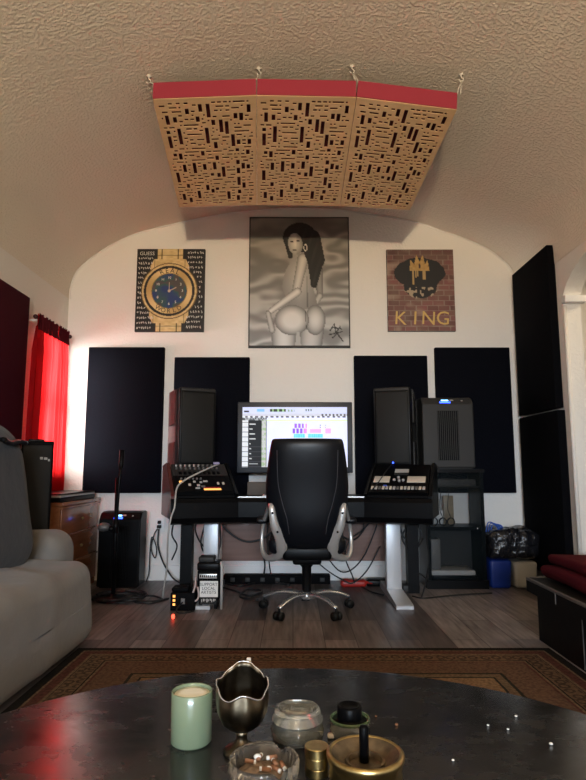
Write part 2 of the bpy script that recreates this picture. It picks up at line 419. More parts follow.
# wall behind the camera with a wide window
FX0, FX1, FZ0, FZ1 = -1.4, 1.6, 0.75, 1.95
w = mb(M_WALL)
w.box(-2.4, FX0, YF - .12, YF, 0, 3.75); w.box(FX1, 4.2, YF - .12, YF, 0, 3.75); w.box(FX0, FX1, YF - .12, YF, 0, FZ0); w.box(FX0, FX1, YF - .12, YF, FZ1, 3.75)
struct(w.build('wall_front'))
wf = MB().m(M_TRIM)
for x in (FX0, (FX0 + FX1) / 2 - .025, FX1 - .05): wf.box(x, x + .05, YF - .09, YF - .04, FZ0, FZ1)
for z in (FZ0, FZ1 - .05): wf.box(FX0, FX1, YF - .09, YF - .04, z, z + .05)
wn2 = struct(wf.build('window_2'))
mb(M_DAY).box(FX0, FX1, YF - .07, YF - .065, FZ0, FZ1).build('pane', wn2)
# baseboards
struct(mb(M_TRIM).box(XL, XR, D - .016, D, 0, .13).build('baseboard_back'))
struct(mb(M_TRIM).box(XR - .016, XR, AY1 + .02, D - .016, 0, .13).build('baseboard_right'))
struct(mb(M_TRIM).box(XL, XL + .016, YF, D - .016, 0, .13).build('baseboard_left'))
tb = mb(M_TRIM, True); tb.tube([(p.x * .997, D - .004, p.z - .006) for p in prof], .007, 6); struct(tb.build('trim_1'))

# ------------------------------------------------------------------ acoustic panels on the walls
def wall_panel(quad, label, thick=.05):
    q = [at(px, py, Y=D - thick) for px, py in quad]
    x0 = min(q[0].x, q[3].x); x1 = max(q[1].x, q[2].x)
    x0 = (q[0].x + q[3].x) / 2; x1 = (q[1].x + q[2].x) / 2
    z1 = (q[0].z + q[1].z) / 2; z0 = (q[2].z + q[3].z) / 2
    o = mb(M_NAVY, True).bbox(x0, x1, D - thick, D, z0, z1, .008, 2).build('acoustic_panel', loc=((x0 + x1) / 2, D, (z0 + z1) / 2))
    return tag(o, label, 'acoustic panel', 'dark acoustic panels on the back wall')
wall_panel([(87, 347), (164, 347), (160.5, 493), (83.5, 493)], 'tall black acoustic panel on the back wall beside the red curtains, whole face in view')
wall_panel([(173, 357), (248, 357), (250, 500), (172, 500)], 'black acoustic panel behind the speaker with the reddish-brown side')
wall_panel([(354, 355.5), (428, 355.5), (431, 500), (356, 500)], 'black acoustic panel behind the speaker right of the computer screen')
wall_panel([(433.5, 347.5), (509, 347), (517.5, 493), (441, 493)], 'black acoustic panel behind the air purifier that stands on the cabinet')
def side_panel(y0, y1, z0, z1, label):
    o = mb(M_BFAB, True).bbox(XR - .065, XR, y0, y1, z0, z1, .006, 2).build('acoustic_panel', loc=(XR, y0, z0))
    return tag(o, label, 'acoustic panel', 'black acoustic panels on the right wall')
zt = at(549, 246, X=XR - .03).z; zm = at(558, 409, Y=4.62).z
side_panel(4.62, 5.38, zm + .012, zt, 'upper black acoustic panel of the pair on the right wall by the archway')
side_panel(4.60, 5.38, 0.14, zm - .008, 'lower black acoustic panel of the pair on the right wall, above the bin bag')
zt = at(26, 295, X=XL + .06).z
o = mb(M_MAROON, True).bbox(XL, XL + .06, 3.25, at(26, 370, X=XL + .06).y, .92, zt, .006, 2).build('acoustic_panel', loc=(XL, 3.6, .92))
tag(o, 'maroon acoustic panel on the left wall above the sofa', 'acoustic panel')

# ------------------------------------------------------------------ curtains
rod = thing('curtain_rod', 'dark curtain rod over the window in the left wall', 'curtain rod', (XL + .085, 4.9, 2.2))
RZ = 2.205; RX = XL + .085
RY0, RY1 = 4.575, 5.30
mb(M_ROD, True).cyl((RX, RY0, RZ), (RX, RY1, RZ), .011, 12).build('rod', rod)
for y in (RY0, RY1): mb(M_ROD, True).sphere((RX, y, RZ), .019).build('finial', rod)
for y in (RY0 + .03, RY1 - .03): mb(M_WHITE).box(XL, RX, y - .006, y + .006, RZ - .03, RZ - .013).build('bracket', rod)
def curtain(ya, yb, yc, yd, label, seed, z0=0.80):
    n, mrow = 90, 30
    vs = []; fs = []
    for i in range(mrow + 1):
        tz = i / mrow; z = RZ + .028 + (z0 - RZ - .028) * tz
        for j in range(n + 1):
            u = j / n
            y = (ya + (yc - ya) * tz) * (1 - u) + (yb + (yd - yb) * tz) * u
            amp = .006 + .026 * min(1, tz * 5)
            ph = u * math.pi * 2 * 4.2 + seed + .8 * math.sin(tz * 2 + seed)
            x = RX + amp * math.sin(ph) + .008 * math.sin(ph * 2.3 + tz * 3)
            if tz < .06: x = RX + .013 + .006 * math.sin(u * 60)
            vs.append((x, y, z))
    for i in range(mrow):
        for j in range(n): a = i * (n + 1) + j; fs.append((a, a + 1, a + n + 2, a + n + 1))
    o = mb(M_CURT, True).add(vs, fs).build('curtain', loc=(RX, (ya + yb) / 2, z0))
    hd = mb(M_CURT, True); vs = []; fs = []
    for i in range(5):
        for j in range(n + 1):
            u = j / n; vs.append((RX + .020 + .006 * math.sin(u * 60 + 1) + .004 * math.sin(u * 23 + i), ya + (yb - ya) * u, RZ + .032 - .13 * i / 4 + .008 * math.sin(u * 37) * (i == 0)))
    for i in range(4):
        for j in range(n): a = i * (n + 1) + j; fs.append((a, a + 1, a + n + 2, a + n + 1))
    hd.m(M_HEAD).add(vs, fs).build('header', o)
    return tag(o, label, 'curtain', 'red curtains over the left window')
curtain(4.585, 4.99, 4.53, 4.97, 'left-hand red curtain panel glowing with daylight', 0.6)
curtain(5.00, 5.24, 5.00, 5.25, 'right-hand red curtain panel, nearest the back wall', 2.2)

# ------------------------------------------------------------------ suspended acoustic clouds
CELLX, CELLY = 52, 66
def hole_pattern():
    rnd = random.Random(11)
    g = [[0] * CELLX for _ in range(CELLY)]
    def free(r0, r1, c0, c1):
        for r in range(max(0, r0 - 1), min(CELLY, r1 + 2)):
            for c_ in range(max(0, c0 - 1), min(CELLX, c1 + 2)):
                if g[r][c_]: return False
        return True
    def put(r0, r1, c0, c1):
        for r in range(r0, r1 + 1):
            for c_ in range(c0, c1 + 1): g[r][c_] = 1
    cols_ = (3, 4, 8, 9, 20, 22, 24, 26, 28, 38, 40, 43, 47)
    for _ in range(900):
        h = rnd.choice([1, 2, 2, 3, 3, 4, 5, 6, 8]); r0 = rnd.randint(3, CELLY - h - 3)
        c0 = rnd.choice(cols_) if rnd.random() < .8 else rnd.randint(2, CELLX - 5)
        if free(r0, r0 + h, c0, c0 + 1): put(r0, r0 + h, c0, c0 + 1)
        if sum(map(sum, g)) > 430: break
    for _ in range(9000):
        w_ = rnd.choice([0, 1, 1, 2, 2, 3, 3, 4, 5, 7]); r0 = rnd.randint(2, CELLY - 3); c0 = rnd.randint(2, CELLX - 3 - w_)
        if free(r0, r0, c0 , c0 + w_): put(r0, r0, c0, c0 + w_)
        if sum(map(sum, g)) > 1030: break
    return g
PAT = hole_pattern()
YFc, YBc = 3.30, 4.44
cw = .006
fr_px = [(152.5, 99.5), (256.5, 95.5), (356.5, 97.5), (457, 110)]; bk_px = [(179, 207), (257, 205), (340, 206), (410, 210)]
face_mesh = None
for i in range(3):
    fl = at(*fr_px[i], Y=YFc); frt = at(*fr_px[i + 1], Y=YFc); bl = at(*bk_px[i], Y=YBc); brt = at(*bk_px[i + 1], Y=YBc)
    ex = ((frt - fl) + (brt - bl)) / 2; W_ = ex.length - .004; ex.normalize()
    ey = ((bl - fl) + (brt - frt)) / 2; ey = ey - ex * ey.dot(ex); L_ = ey.length; ey.normalize()
    ez = ex.cross(ey)
    cen = (fl + frt + bl + brt) / 4
    org = cen - ex * W_ / 2 - ey * L_ / 2
    g_ = .0025
    def PM(p, fl=fl, frt=frt, bl=bl, brt=brt, ez=ez, W_=W_, L_=L_):
        u = p.x / W_; v = p.y / L_; u = g_ + u * (1 - 2 * g_)
        return fl * (1 - u) * (1 - v) + frt * u * (1 - v) + bl * (1 - u) * v + brt * u * v + ez * p.z
    M = PM
    root = thing('ceiling_baffle', ('left', 'middle', 'right')[i] + ' perforated wood ceiling baffle with a crimson frame, of the three hung below the vault', 'acoustic panel', org + ex * W_ / 2, 'perforated acoustic baffles under the ceiling')
    b = mb(M_PINK); b.M = M
    T = .125
    for a in ((0, W_, 0, .02), (0, W_, L_ - .02, L_), (0, .02, .02, L_ - .02), (W_ - .02, W_, .02, L_ - .02)): b.box(a[0], a[1], a[2], a[3], .009, T)
    b.build('frame', root)
    b = mb(M_DKRED); b.M = M; b.box(.021, W_ - .021, .021, L_ - .021, .03, T - .012); b.build('backing', root)
    f = mb(M_PLY); f.M = M
    gx = W_ / CELLX; gy = L_ / CELLY
    vs = []; fs = []
    for z in (0, .004):
        for r in range(CELLY + 1):
            for q in range(CELLX + 1): vs.append((q * gx, r * gy, z))
    n1 = CELLX + 1; off = n1 * (CELLY + 1)
    def full(r, q): return 0 <= r < CELLY and 0 <= q < CELLX and not PAT[r][q]
    # row 0 of the pattern is the edge nearest the room
    for r in range(CELLY):
        for q in range(CELLX):
            if PAT[r][q]: continue
            a = r * n1 + q
            fs.append((a, a + n1, a + n1 + 1, a + 1)); fs.append((off + a, off + a + 1, off + a + n1 + 1, off + a + n1))
            if not full(r - 1, q): fs.append((a, a + 1, off + a + 1, off + a))
            if not full(r + 1, q): fs.append((a + n1 + 1, a + n1, off + a + n1, off + a + n1 + 1))
            if not full(r, q - 1): fs.append((a + n1, a, off + a, off + a + n1))
            if not full(r, q + 1): fs.append((a + 1, a + n1 + 1, off + a + n1 + 1, off + a + 1))
    f.add(vs, fs); f.build('perforated_face', root)
    top_fl = fl + ez * T; top_fr = frt + ez * T
    if i == 0: tops = [top_fl]
    tops.append(top_fr)
hook_px = [(149, 76), (259, 68), (352, 66), (461, 74)]
hl = ['above the outer left corner of the baffles', 'above the gap between the left and middle baffles', 'above the gap between the middle and right baffles', 'above the outer right corner of the baffles']
for (px, py), tp, hh in zip(hook_px, tops, hl):
    p = at_ceil(px, py); p.z = ceil_z(p.x)
    r_ = thing('ceiling_hook', 'small white ceiling hook and cord ' + hh, 'hook', p, 'hooks holding the ceiling baffles')
    h = mb(M_CORD, True)
    h.lathe([(.001, 0), (.016, 0), (.016, -.006), (.006, -.008), (.005, -.02), (.001, -.02)], p, 12)
    h.tube(crom([p + Vector((0, 0, -.02)), p + Vector((.012, 0, -.03)), p + Vector((.008, 0, -.046)), p + Vector((-.008, 0, -.046)), p + Vector((-.01, 0, -.034))], 5), .0035, 6)
    h.build('hook', r_)
    cd = mb(M_CORD, True); e = Vector(tp) + Vector((0, .01, 0))
    cd.tube([p + Vector((0, 0, -.046)), (p + e) / 2 + Vector((0, 0, -.02)), e], .003, 6); cd.tube([p + Vector((.006, 0, -.046)), e + Vector((.02, .004, 0))], .0025, 6)
    cd.build('cord', r_)

# ------------------------------------------------------------------ paintings
def sd_ell(x, y, cx, cy, rx, ry, rot=0):
    dx, dy = x - cx, y - cy
    if rot: c_, s_ = math.cos(rot), math.sin(rot); dx, dy = dx * c_ + dy * s_, -dx * s_ + dy * c_
    return math.hypot(dx / rx, dy / ry)
def sd_cap(x, y, ax, ay, bx, by, r1, r2):
    t = ((x - ax) * (bx - ax) + (y - ay) * (by - ay)) / ((bx - ax) ** 2 + (by - ay) ** 2); t = max(0, min(1, t))
    return math.hypot(x - ax - (bx - ax) * t, y - ay - (by - ay) * t) / (r1 + (r2 - r1) * t)
def in_poly(x, y, P):
    r = False
    for (x0, y0), (x1, y1) in zip(P, P[1:] + P[:1]):
        if (y0 > y) != (y1 > y) and x < (x1 - x0) * (y - y0) / (y1 - y0) + x0: r = not r
    return r
def lerp(a, b, t): return tuple(a[i] + (b[i] - a[i]) * t for i in range(3))
def vn(x, y):
    i, j = math.floor(x), math.floor(y); fx, fy = x - i, y - j
    fx = fx * fx * (3 - 2 * fx); fy = fy * fy * (3 - 2 * fy)
    a = hsh(i, j) * (1 - fx) + hsh(i + 1, j) * fx; b = hsh(i, j + 1) * (1 - fx) + hsh(i + 1, j + 1) * fx
    return a * (1 - fy) + b * fy
def colour_grid(o_mb, x0, x1, z0, z1, y, nx, nz, fn):
    """adds a face grid and returns the vertex colours, u to the right, v downward"""
    vs = []; cols = []
    for j in range(nz + 1):
        for i in range(nx + 1):
            u, v = i / nx, j / nz
            vs.append((x0 + (x1 - x0) * u, y, z1 + (z0 - z1) * v)); cols.append(fn(u, v))
    fs = [(j * (nx + 1) + i, (j + 1) * (nx + 1) + i, (j + 1) * (nx + 1) + i + 1, j * (nx + 1) + i + 1) for j in range(nz) for i in range(nx)]
    o_mb.add(vs, fs, False)
    return cols
def set_cols(o, start, cols):
    at_ = o.data.color_attributes.new('Col', 'FLOAT_COLOR', 'POINT')
    for i in range(len(o.data.vertices)): at_.data[i].color = (0.03, 0.03, 0.03, 1)
    for i, c_ in enumerate(cols): at_.data[start + i].color = (*c_, 1)
def painting(rect, fn, nx, nz, edge, label, extra=None, thick=.035):
    (xa, ya), (xb, yb) = rect
    p = at(xa, ya, Y=D - thick); q = at(xb, yb, Y=D - thick)
    x0, x1, z0, z1 = p.x, q.x, q.z, p.z
    m = MB(); m.m(edge); m.box(x0, x1, D - thick + .001, D, z0, z1)
    m.m(M_ART); st = len(m.v)
    cols = colour_grid(m, x0, x1, z0, z1, D - thick, nx, nz, fn)
    if extra: extra(m, x0, x1, z0, z1, D - thick - .0012)
    o = m.build('painting', loc=((x0 + x1) / 2, D, z0))
    set_cols(o, st, cols)
    return tag(o, label, 'painting', 'canvases on the back wall')
def put_text(m, s, x, z, y, size, mt, rot=0, shear=0):
    vs, fs = text_mesh(s, size, .0003, font_shear=shear)
    m.m(mt)
    m.M = Matrix.Translation((x, y, z)) @ Matrix.Rotation(R(90), 4, 'X') @ Matrix.Rotation(rot, 4, 'Z')
    m.add(vs, fs, False); m.M = Matrix.Identity(4)
# -- watch painting: pixel frame 400 x 480 (from the photo at 5.86x)
def watch_fn(u, v):
    x, y = u * 395, v * 483
    cx, cy = 192, 247
    r = math.hypot(x - cx, y - cy)
    ang = math.atan2(y - cy, x - cx)
    gold = lerp((.54, .39, .16), (.74, .58, .30), vn(x * .05, y * .12))
    black = (.013, .013, .014)
    c_ = black
    # strap
    hw = 84 - (8 if y < 100 or y > 400 else 0)
    if abs(x - cx) < hw and (y < 110 or y > 385):
        c_ = gold
        if abs(abs(x - cx) - 47) < 2.5: c_ = (.06, .04, .01)
        for yy in (38, 96, 412, 452):
            if abs(y - yy) < 2.2: c_ = (.07, .045, .012)
        if abs(abs(x - cx) - hw) < 3: c_ = (.09, .06, .02)
    # lugs
    if abs(x - cx) < 112 and (60 < y < 160 or 335 < y < 435): 
        if abs(x - cx) < 112 - max(0, 100 - y) * .5 - max(0, y - 395) * .5: c_ = gold if not abs(abs(x - cx) - 88) < 2 else (.10, .07, .02)
    if r < 164: c_ = gold
    if r > 158 and r < 164: c_ = (.14, .09, .03)
    if 133 < r < 147: c_ = (.015, .012, .010)
    if r <= 133: c_ = lerp((.50, .33, .12), (.74, .56, .27), .5 + .5 * math.sin(ang * 3 + 1))
    if r < 104:
        n1 = vn(x * .03 + 4, y * .03 + 9)
        c_ = lerp((.015, .04, .16), (.045, .13, .04), min(1, max(0, n1 * 1.8 - .4)))
        if n1 > .62: c_ = lerp(c_, (.10, .03, .08), .6)
        for h in range(12):
            a = h * math.pi / 6
            if math.hypot(x - cx - 78 * math.sin(a), y - cy + 78 * math.cos(a)) < 2.0: c_ = (.6, .6, .5)
        if abs(r - 103) < 3: c_ = (.25, .17, .06)
    if r < 8 or (abs(x - cx) < 2 and cy - 50 < y < cy) or (abs(y - cy + (x - cx) * .5) < 2.5 and cx < x < cx + 40): c_ = (.62, .48, .36)
    return c_
def watch_extra(m, x0, x1, z0, z1, y):
    sx = (x1 - x0) / 395; sz = (z1 - z0) / 483
    X = lambda a: x0 + a * sx
    Z = lambda b: z1 - b * sz
    def arc_text(s, r, a0, da, size, flip, mt):
        for i, ch in enumerate(s):
            a = a0 + da * (i - (len(s) - 1) / 2)
            px, py = 192 + r * math.sin(a), 247 - r * math.cos(a) * (1)
            put_text(m, ch, X(px), Z(py), y, size, mt, (-a if not flip else math.pi - a))
    arc_text('REAL', 118, 0, .27, .064, False, M_INK)
    arc_text('WORLD', 118, math.pi, -.27, .060, True, M_INK)
    for h in range(12):
        a = h * math.pi / 6
        put_text(m, str(12 if h == 0 else h), X(192 + 76 * math.sin(a)), Z(247 - 76 * math.cos(a)), y, .036, M_WHITEP)
    put_text(m, 'GUESS', X(58), Z(28), y, .050, M_WHITEP)
    # the rows of hand-painted words, too small to read: broken strokes
    rnd = random.Random(3); m.m(M_WHITEP)
    for side in (0, 1):
        row = 0
        for yy in range(56 if side == 0 else 22, 480, 29):
            dy = abs(yy - 247)
            wid = 92 if (yy < 95 or yy > 395) else max(22, 192 - math.sqrt(max(0, 166 ** 2 - dy ** 2)) - 10)
            if dy < 150 and wid < 30: wid = 24
            a = 10 if side == 0 else 395 - 8 - wid
            e = a + wid
            while a < e - 8:
                lw = rnd.uniform(8, 13)
                pts = [(a, yy + rnd.uniform(-8, 8)), (a + lw * .3, yy - rnd.uniform(4, 9)), (a + lw * .5, yy + rnd.uniform(2, 9)), (a + lw * .8, yy + rnd.uniform(-8, 2))]
                for p, q in zip(pts, pts[1:]):
                    dx, dz = q[0] - p[0], q[1] - p[1]; L = math.hypot(dx, dz) or 1; ox, oz = -dz / L * 1.2, dx / L * 1.2
                    m.add([(X(p[0] + ox), y, Z(p[1] + oz)), (X(q[0] + ox), y, Z(q[1] + oz)), (X(q[0] - ox), y, Z(q[1] - oz)), (X(p[0] - ox), y, Z(p[1] - oz))], [(0, 1, 2, 3)], False)
                a += lw + (6 if rnd.random() < .22 else 1.5)
painting([(137.5, 249), (203.5, 331.5)], watch_fn, 130, 156, M_INK, 'painting of a gold wristwatch lettered REAL WORLD on black', watch_extra)
# -- grey figure painting
def lady_fn(u, v):
    x, y = 50 + u * 498, 38 + v * 632
    # swirling grey ground
    w_ = vn(x * .006 + 2, y * .012) * 3.2 + vn(x * .015, y * .03) * 1.2
    s_ = .5 + .5 * math.sin((y * .055 + w_ * 3.5) + x * .006)
    base = .055 + .15 * s_ ** 1.5 * (.35 + .65 * v) + .055 * v
    g = base; tint = (1.0, .93, .80)
    def shade(q, lo, hi, edge=.03):
        t = max(0, 1 - q * q); return edge + lo * .35 + (hi * .80 - lo * .35) * t ** 1.1
    def put(q, lo, hi):
        nonlocal g
        if q < 1: g = shade(q, lo, hi)
    # far arm, back, near arm, hips, legs
    put(sd_cap(x, y, 392, 290, 402, 425, 22, 15), .05, .12); put(sd_cap(x, y, 400, 425, 368, 480, 15, 13), .09, .24)
    P = [(262, 250), (318, 222), (372, 262), (366, 380), (392, 480), (250, 490), (228, 420), (212, 380), (232, 300)]
    if in_poly(x, y, P): g = .09 + .14 * max(0, 1 - abs(x - 300) / 95) * (.6 + .4 * math.sin(y * .02 + 1))
    if abs(x - 338 - (y - 400) * .02) < 3 and 330 < y < 480: g *= .55
    put(sd_cap(x, y, 222, 590, 225, 690, 62, 54), .12, .36); put(sd_cap(x, y, 360, 590, 352, 690, 60, 52), .10, .30)
    put(sd_ell(x, y, 377, 540, 50, 72), .10, .36); put(sd_ell(x, y, 263, 540, 84, 72), .12, .46)
    if abs(x - 331 - (y - 540) * .04) < 1.6 and 495 < y < 585: g *= .35
    if y > 596 and abs(x - 293) < 7 + (y - 596) * .12: g = .20
    put(sd_cap(x, y, 318, 245, 282, 410, 28, 20), .11, .30); put(sd_cap(x, y, 290, 405, 148, 505, 21, 13), .10, .36); put(sd_cap(x, y, 146, 508, 166, 588, 12, 15), .08, .26)
    # head and hair
    q = min(sd_ell(x, y, 302, 140, 84, 74), sd_cap(x, y, 355, 150, 382, 250, 52, 44), sd_cap(x, y, 380, 250, 372, 370, 42, 16), sd_cap(x, y, 238, 140, 256, 232, 20, 12))
    if q < 1: g = .012 + .012 * max(0, math.sin(x * .16 + y * .05)) * (1 - q)
    q = sd_ell(x, y, 280, 172, 36, 54, -.12)
    if q < 1: g = .10 + .20 * (1 - q) + .04 * (x < 285)
    if sd_ell(x, y, 262, 160, 9, 4) < 1 or sd_ell(x, y, 293, 156, 9, 4) < 1: g = .03
    if sd_ell(x, y, 276, 201, 11, 4.5) < 1: g = .05
    if abs(sd_ell(x, y, 330, 190, 9, 18) - .85) < .16: g = .32
    # signature strokes
    for (ax, ay, bx, by) in ((450, 590, 470, 560), (470, 560, 478, 600), (478, 600, 500, 570), (445, 610, 510, 595), (460, 625, 490, 600), (480, 600, 512, 640), (462, 575, 505, 582)):
        if sd_cap(x, y, ax, ay, bx, by, 3.2, 2.4) < 1: g = .02
    if u < .012 or u > .988 or v < .01 or v > .985: g = .02
    g = min(.72, g * 2.2 if g > .04 else g)
    t2 = lerp(tint, (.93, .97, 1.0), max(0, v * 1.3 - .3))
    return (g * t2[0], g * t2[1], g * t2[2])
painting([(249.5, 217), (350.5, 347.5)], lady_fn, 130, 168, M_INK, 'large grey painting of a long-haired woman, in the middle of the back wall')
# -- brick painting with a gold crown and KING (the dark shape is a plain paint mass)
def king_fn(u, v):
    x, y = u * 540, v * 640
    row = int(y / 40); bx = x + (row % 2) * 45
    fx = (bx % 90); fy = y % 40
    br = hsh(int(bx / 90), row)
    c_ = lerp((.10, .028, .030), (.22, .075, .075), br)
    c_ = lerp(c_, (.17, .12, .085), vn(x * .02, y * .02) * .7)
    if fx < 7 or fy < 6: c_ = lerp(c_, (.30, .25, .21), .25 + .55 * vn(x * .03 + 7, y * .03))
    n1 = vn(x * .012 + 3, y * .016 + 8)
    if n1 > .66: c_ = lerp(c_, (.36, .28, .22), (n1 - .66) * 2.2)
    c_ = lerp(c_, (.05, .03, .035), max(0, .5 - y / 300) * .9)
    # dark paint mass
    edge = 1 + .08 * (vn(x * .03, y * .03) - .5)
    q = min(sd_ell(x, y, 262, 185, 205, 118), sd_ell(x, y, 268, 290, 135, 95))
    if q < edge: c_ = (.014, .015, .017)
    if 300 < y < 392 and q < 1.05:
        if vn(x * .06, y * .045) > .62: c_ = (.38, .31, .22)
    # crown and drips
    if in_poly(x, y, [(182, 172), (192, 80), (222, 120), (240, 40), (266, 100), (292, 40), (310, 118), (330, 82), (345, 172)]): c_ = lerp((.34, .20, .06), (.50, .33, .12), vn(x * .06, y * .06))
    for dx, y1, w_ in ((212, 280, 7), (234, 225, 6), (300, 240, 12), (250, 215, 5)):
        if abs(x - dx) < w_ and 165 < y < y1: c_ = (.40, .28, .12)
    if sd_ell(x, y, 264, 132, 8, 20) < 1: c_ = (.05, .02, .02)
    return c_
def king_extra(m, x0, x1, z0, z1, y):
    w = (x1 - x0) / 540; h = (z1 - z0) / 640
    for ch, px in (('K', 100), ('I', 218), ('N', 325), ('G', 440)):
        put_text(m, ch, x0 + px * w, z1 - 545 * h, y + .0006, .185, M_GOLDP, R(-4))
    m.m(M_INK)
painting([(386.5, 249.5), (456, 331)], king_fn, 110, 130, M_INK, 'brick-red painting with a gold crown and the word KING', king_extra)

# ------------------------------------------------------------------ studio desk
X0 = .062; FY = 4.36; HW = .955; CA, SA = math.cos(R(17)), math.sin(R(17)); WW = .50
ZU, ZT = .585, .775        # underside and top of the worktop
def W(side, a, d, z=0): return Vector((X0 + side * (HW - a * CA + d * SA), FY + a * SA + d * CA, z))
desk = thing('studio_desk', 'black studio desk with raked gear racks and silver column legs', 'desk', (X0, 4.8, 0))
plan = [W(-1, 0, 0), W(-1, WW, 0), W(1, WW, 0), W(1, 0, 0), W(1, 0, .78), Vector((X0 + .45, 5.2, 0)), Vector((X0 - .45, 5.2, 0)), W(-1, 0, .78)]
m_ = mb(M_BLK)
# front fascia with rounded nose, extruded along the polyline
m_.prism([(p.x, p.y) for p in plan], 'z', ZU + .10, ZT)
m_.build('worktop', desk)
nose = mb(M_BLKG, True)
pf = [W(-1, -.004, -.0), W(-1, WW, -.0), W(1, WW, -.0), W(1, -.004, -.0)]
prof_n = [(.0, ZT + .004), (-.018, ZT), (-.03, ZT - .03), (-.03, ZU + .05), (-.012, ZU + .012), (.03, ZU), (.10, ZU + .01), (.10, ZT + .003)]
vs = []; fs = []
dirs = [Vector((SA * -1 * -1, -CA, 0)), None, None, None]
nl = Vector((SA, -CA, 0)); nr = Vector((-SA, -CA, 0)); nc = Vector((0, -1, 0))
nn = [nl, (nl + nc).normalized(), (nr + nc).normalized(), nr]
for p, n_ in zip(pf, nn):
    for d, z in prof_n: vs.append(p - n_ * d + Vector((0, 0, z)))
kk = len(prof_n)
for i in range(3):
    for j in range(kk): fs.append((i * kk + j, i * kk + (j + 1) % kk, (i + 1) * kk + (j + 1) % kk, (i + 1) * kk + j))
fs += [list(range(kk)), [3 * kk + j for j in range(kk)][::-1]]
nose.add(vs, fs, False); nose.build('front_rail', desk)
# silver edge strip along the centre tray
e = mb(M_SILV); a, b = W(-1, WW, .01), W(1, WW, .01); e.box(a.x, b.x, a.y - .006, a.y + .012, ZT + .004, ZT + .010); e.build('edge_strip', desk)
RB = .47; RZ1 = 1.015     # rack depth and height
for side, nm in ((-1, 'left'), (1, 'right')):
    rk = mb(M_BLKM)
    pr = [(.02, ZT + .004), (.02, ZT + .02), (RB, RZ1), (.80, RZ1), (.80, ZT)]
    A = [W(side, .022, d, z) for d, z in pr]; B = [W(side, WW - .02, d, z) for d, z in pr]
    rk.add(A + B, [(0, 1, 2, 3, 4), (9, 8, 7, 6, 5)] + [(i, i + 5, (i + 1) % 5 + 5, (i + 1) % 5) for i in range(5)]); rk.build('gear_rack', desk)
    for a0, a1, nmz, mtz in ((-.004, .022, 'outer', M_CHEEK if side < 0 else M_BLK), (WW - .02, WW + .002, 'inner', M_BLK)):
        pr2 = [(-.005, ZU + .04), (-.02, ZT + .02), (RB - .01, RZ1 + .028), (.82, RZ1 + .004), (.82, ZU + .02)]
        if nmz == 'inner': pr2 = [(.02, ZT + .008), (.0, ZT + .03), (RB - .01, RZ1 + .026), (.80, RZ1 + .004), (.80, ZT)]
        A = [W(side, a0, d, z) for d, z in pr2]; B = [W(side, a1, d, z) for d, z in pr2]
        q = mb(mtz); q.add(A + B, [(0, 1, 2, 3, 4), (9, 8, 7, 6, 5)] + [(i, i + 5, (i + 1) % 5 + 5, (i + 1) % 5) for i in range(5)])
        oo = q.build('side_cheek', desk)
        if mtz is M_CHEEK: plabel(oo, 'reddish-brown wooden side')
    # legs: silver column and foot, black inner column
    lx = X0 + side * .815 if side > 0 else -.62
    lx = .80 if side > 0 else -.655
    lg = mb(M_WHTMET, True); lg.bbox(lx - .06, lx + .06, 4.78, 4.86, .05, ZU + .10, .008); lg.build('leg', desk)
    ft = mb(M_WHTMET, True); ft.prism([(4.34, .0), (4.34, .022), (4.36, .03), (4.76, .055), (5.10, .055), (5.34, .03), (5.34, 0)], 'x', lx - .062, lx + .062); ft.build('foot', desk)
bl = mb(M_BLK); bl.box(-.885, -.795, 4.72, 4.82, .0, ZU + .10); plabel(bl.build('leg', desk), 'black square leg')
bl = mb(M_BLK); bl.box(.93, 1.02, 4.88, 4.98, .0, ZU + .10); plabel(bl.build('leg', desk), 'black square leg')
mp = mb(M_BROWN); a = at(222, 560, Y=5.18); b = at(386, 560, Y=5.18); mp.box(a.x, b.x, 5.17, 5.19, .21, ZT - .06); plabel(mp.build('modesty_panel', desk), 'brown back board')

# gear frames lying on the racks
def gear_frame(side):
    sl = Vector((0, RB - .02, RZ1 - ZT - .02)); L = math.hypot(sl.y, sl.z)
    if side < 0: o = W(side, .03, .02, ZT + .02); ex = (W(side, .2, .02) - W(side, .1, .02)).normalized()
    else: o = W(side, WW - .03, .02, ZT + .02); ex = (W(side, .1, .02) - W(side, .2, .02)).normalized()
    dv = (W(side, 0, .1) - W(side, 0, 0)).normalized()
    ey = (dv * (RB - .02) + Vector((0, 0, RZ1 - ZT - .02))).normalized(); ez = ex.cross(ey)
    return Matrix(((ex.x, ey.x, ez.x, o.x), (ex.y, ey.y, ez.y, o.y), (ex.z, ey.z, ez.z, o.z), (0, 0, 0, 1))), WW - .06, L
def gknob(M, x, y, h0, r, hgt, material, parent, name='knob'):
    k_ = mb(material, True); k_.M = M; k_.lathe([(r, h0), (r, h0 + hgt * .8), (r * .85, h0 + hgt), (.0001, h0 + hgt)], (x, y, 0), 12); return k_.build(name, parent)
M, GW, GL = gear_frame(-1)
g1 = thing('rack_mixer', 'black rack mixer with rows of small knobs on the upper half of the left rack', 'mixer', M @ Vector((GW / 2, GL * .75, 0)))
q = mb(M_GREY); q.M = M; q.box(.0, GW, GL * .56, GL - .01, 0, .022); q.build('body', g1)
for r_i, yy in enumerate((GL * .90, GL * .80)):
    for i in range(10):
        gknob(M, .04 + i * .036, yy, .022, .0085, .016, (M_LGREY if (r_i == 0 and i < 6) else M_MIDG), g1)
for i in range(9): 
    q = mb(M_BLKG); q.M = M; q.box(.05 + i * .038, .074 + i * .038, GL * .615, GL * .70, .022, .026); q.build('button', g1)
g2 = thing('drum_machine', 'black pad sampler with amber lights on the lower half of the left rack', 'sampler', M @ Vector((GW / 2, GL * .3, 0)))
q = mb(M_BLKM); q.M = M; q.box(0, GW, .012, GL * .54, 0, .03); q.build('body', g2)
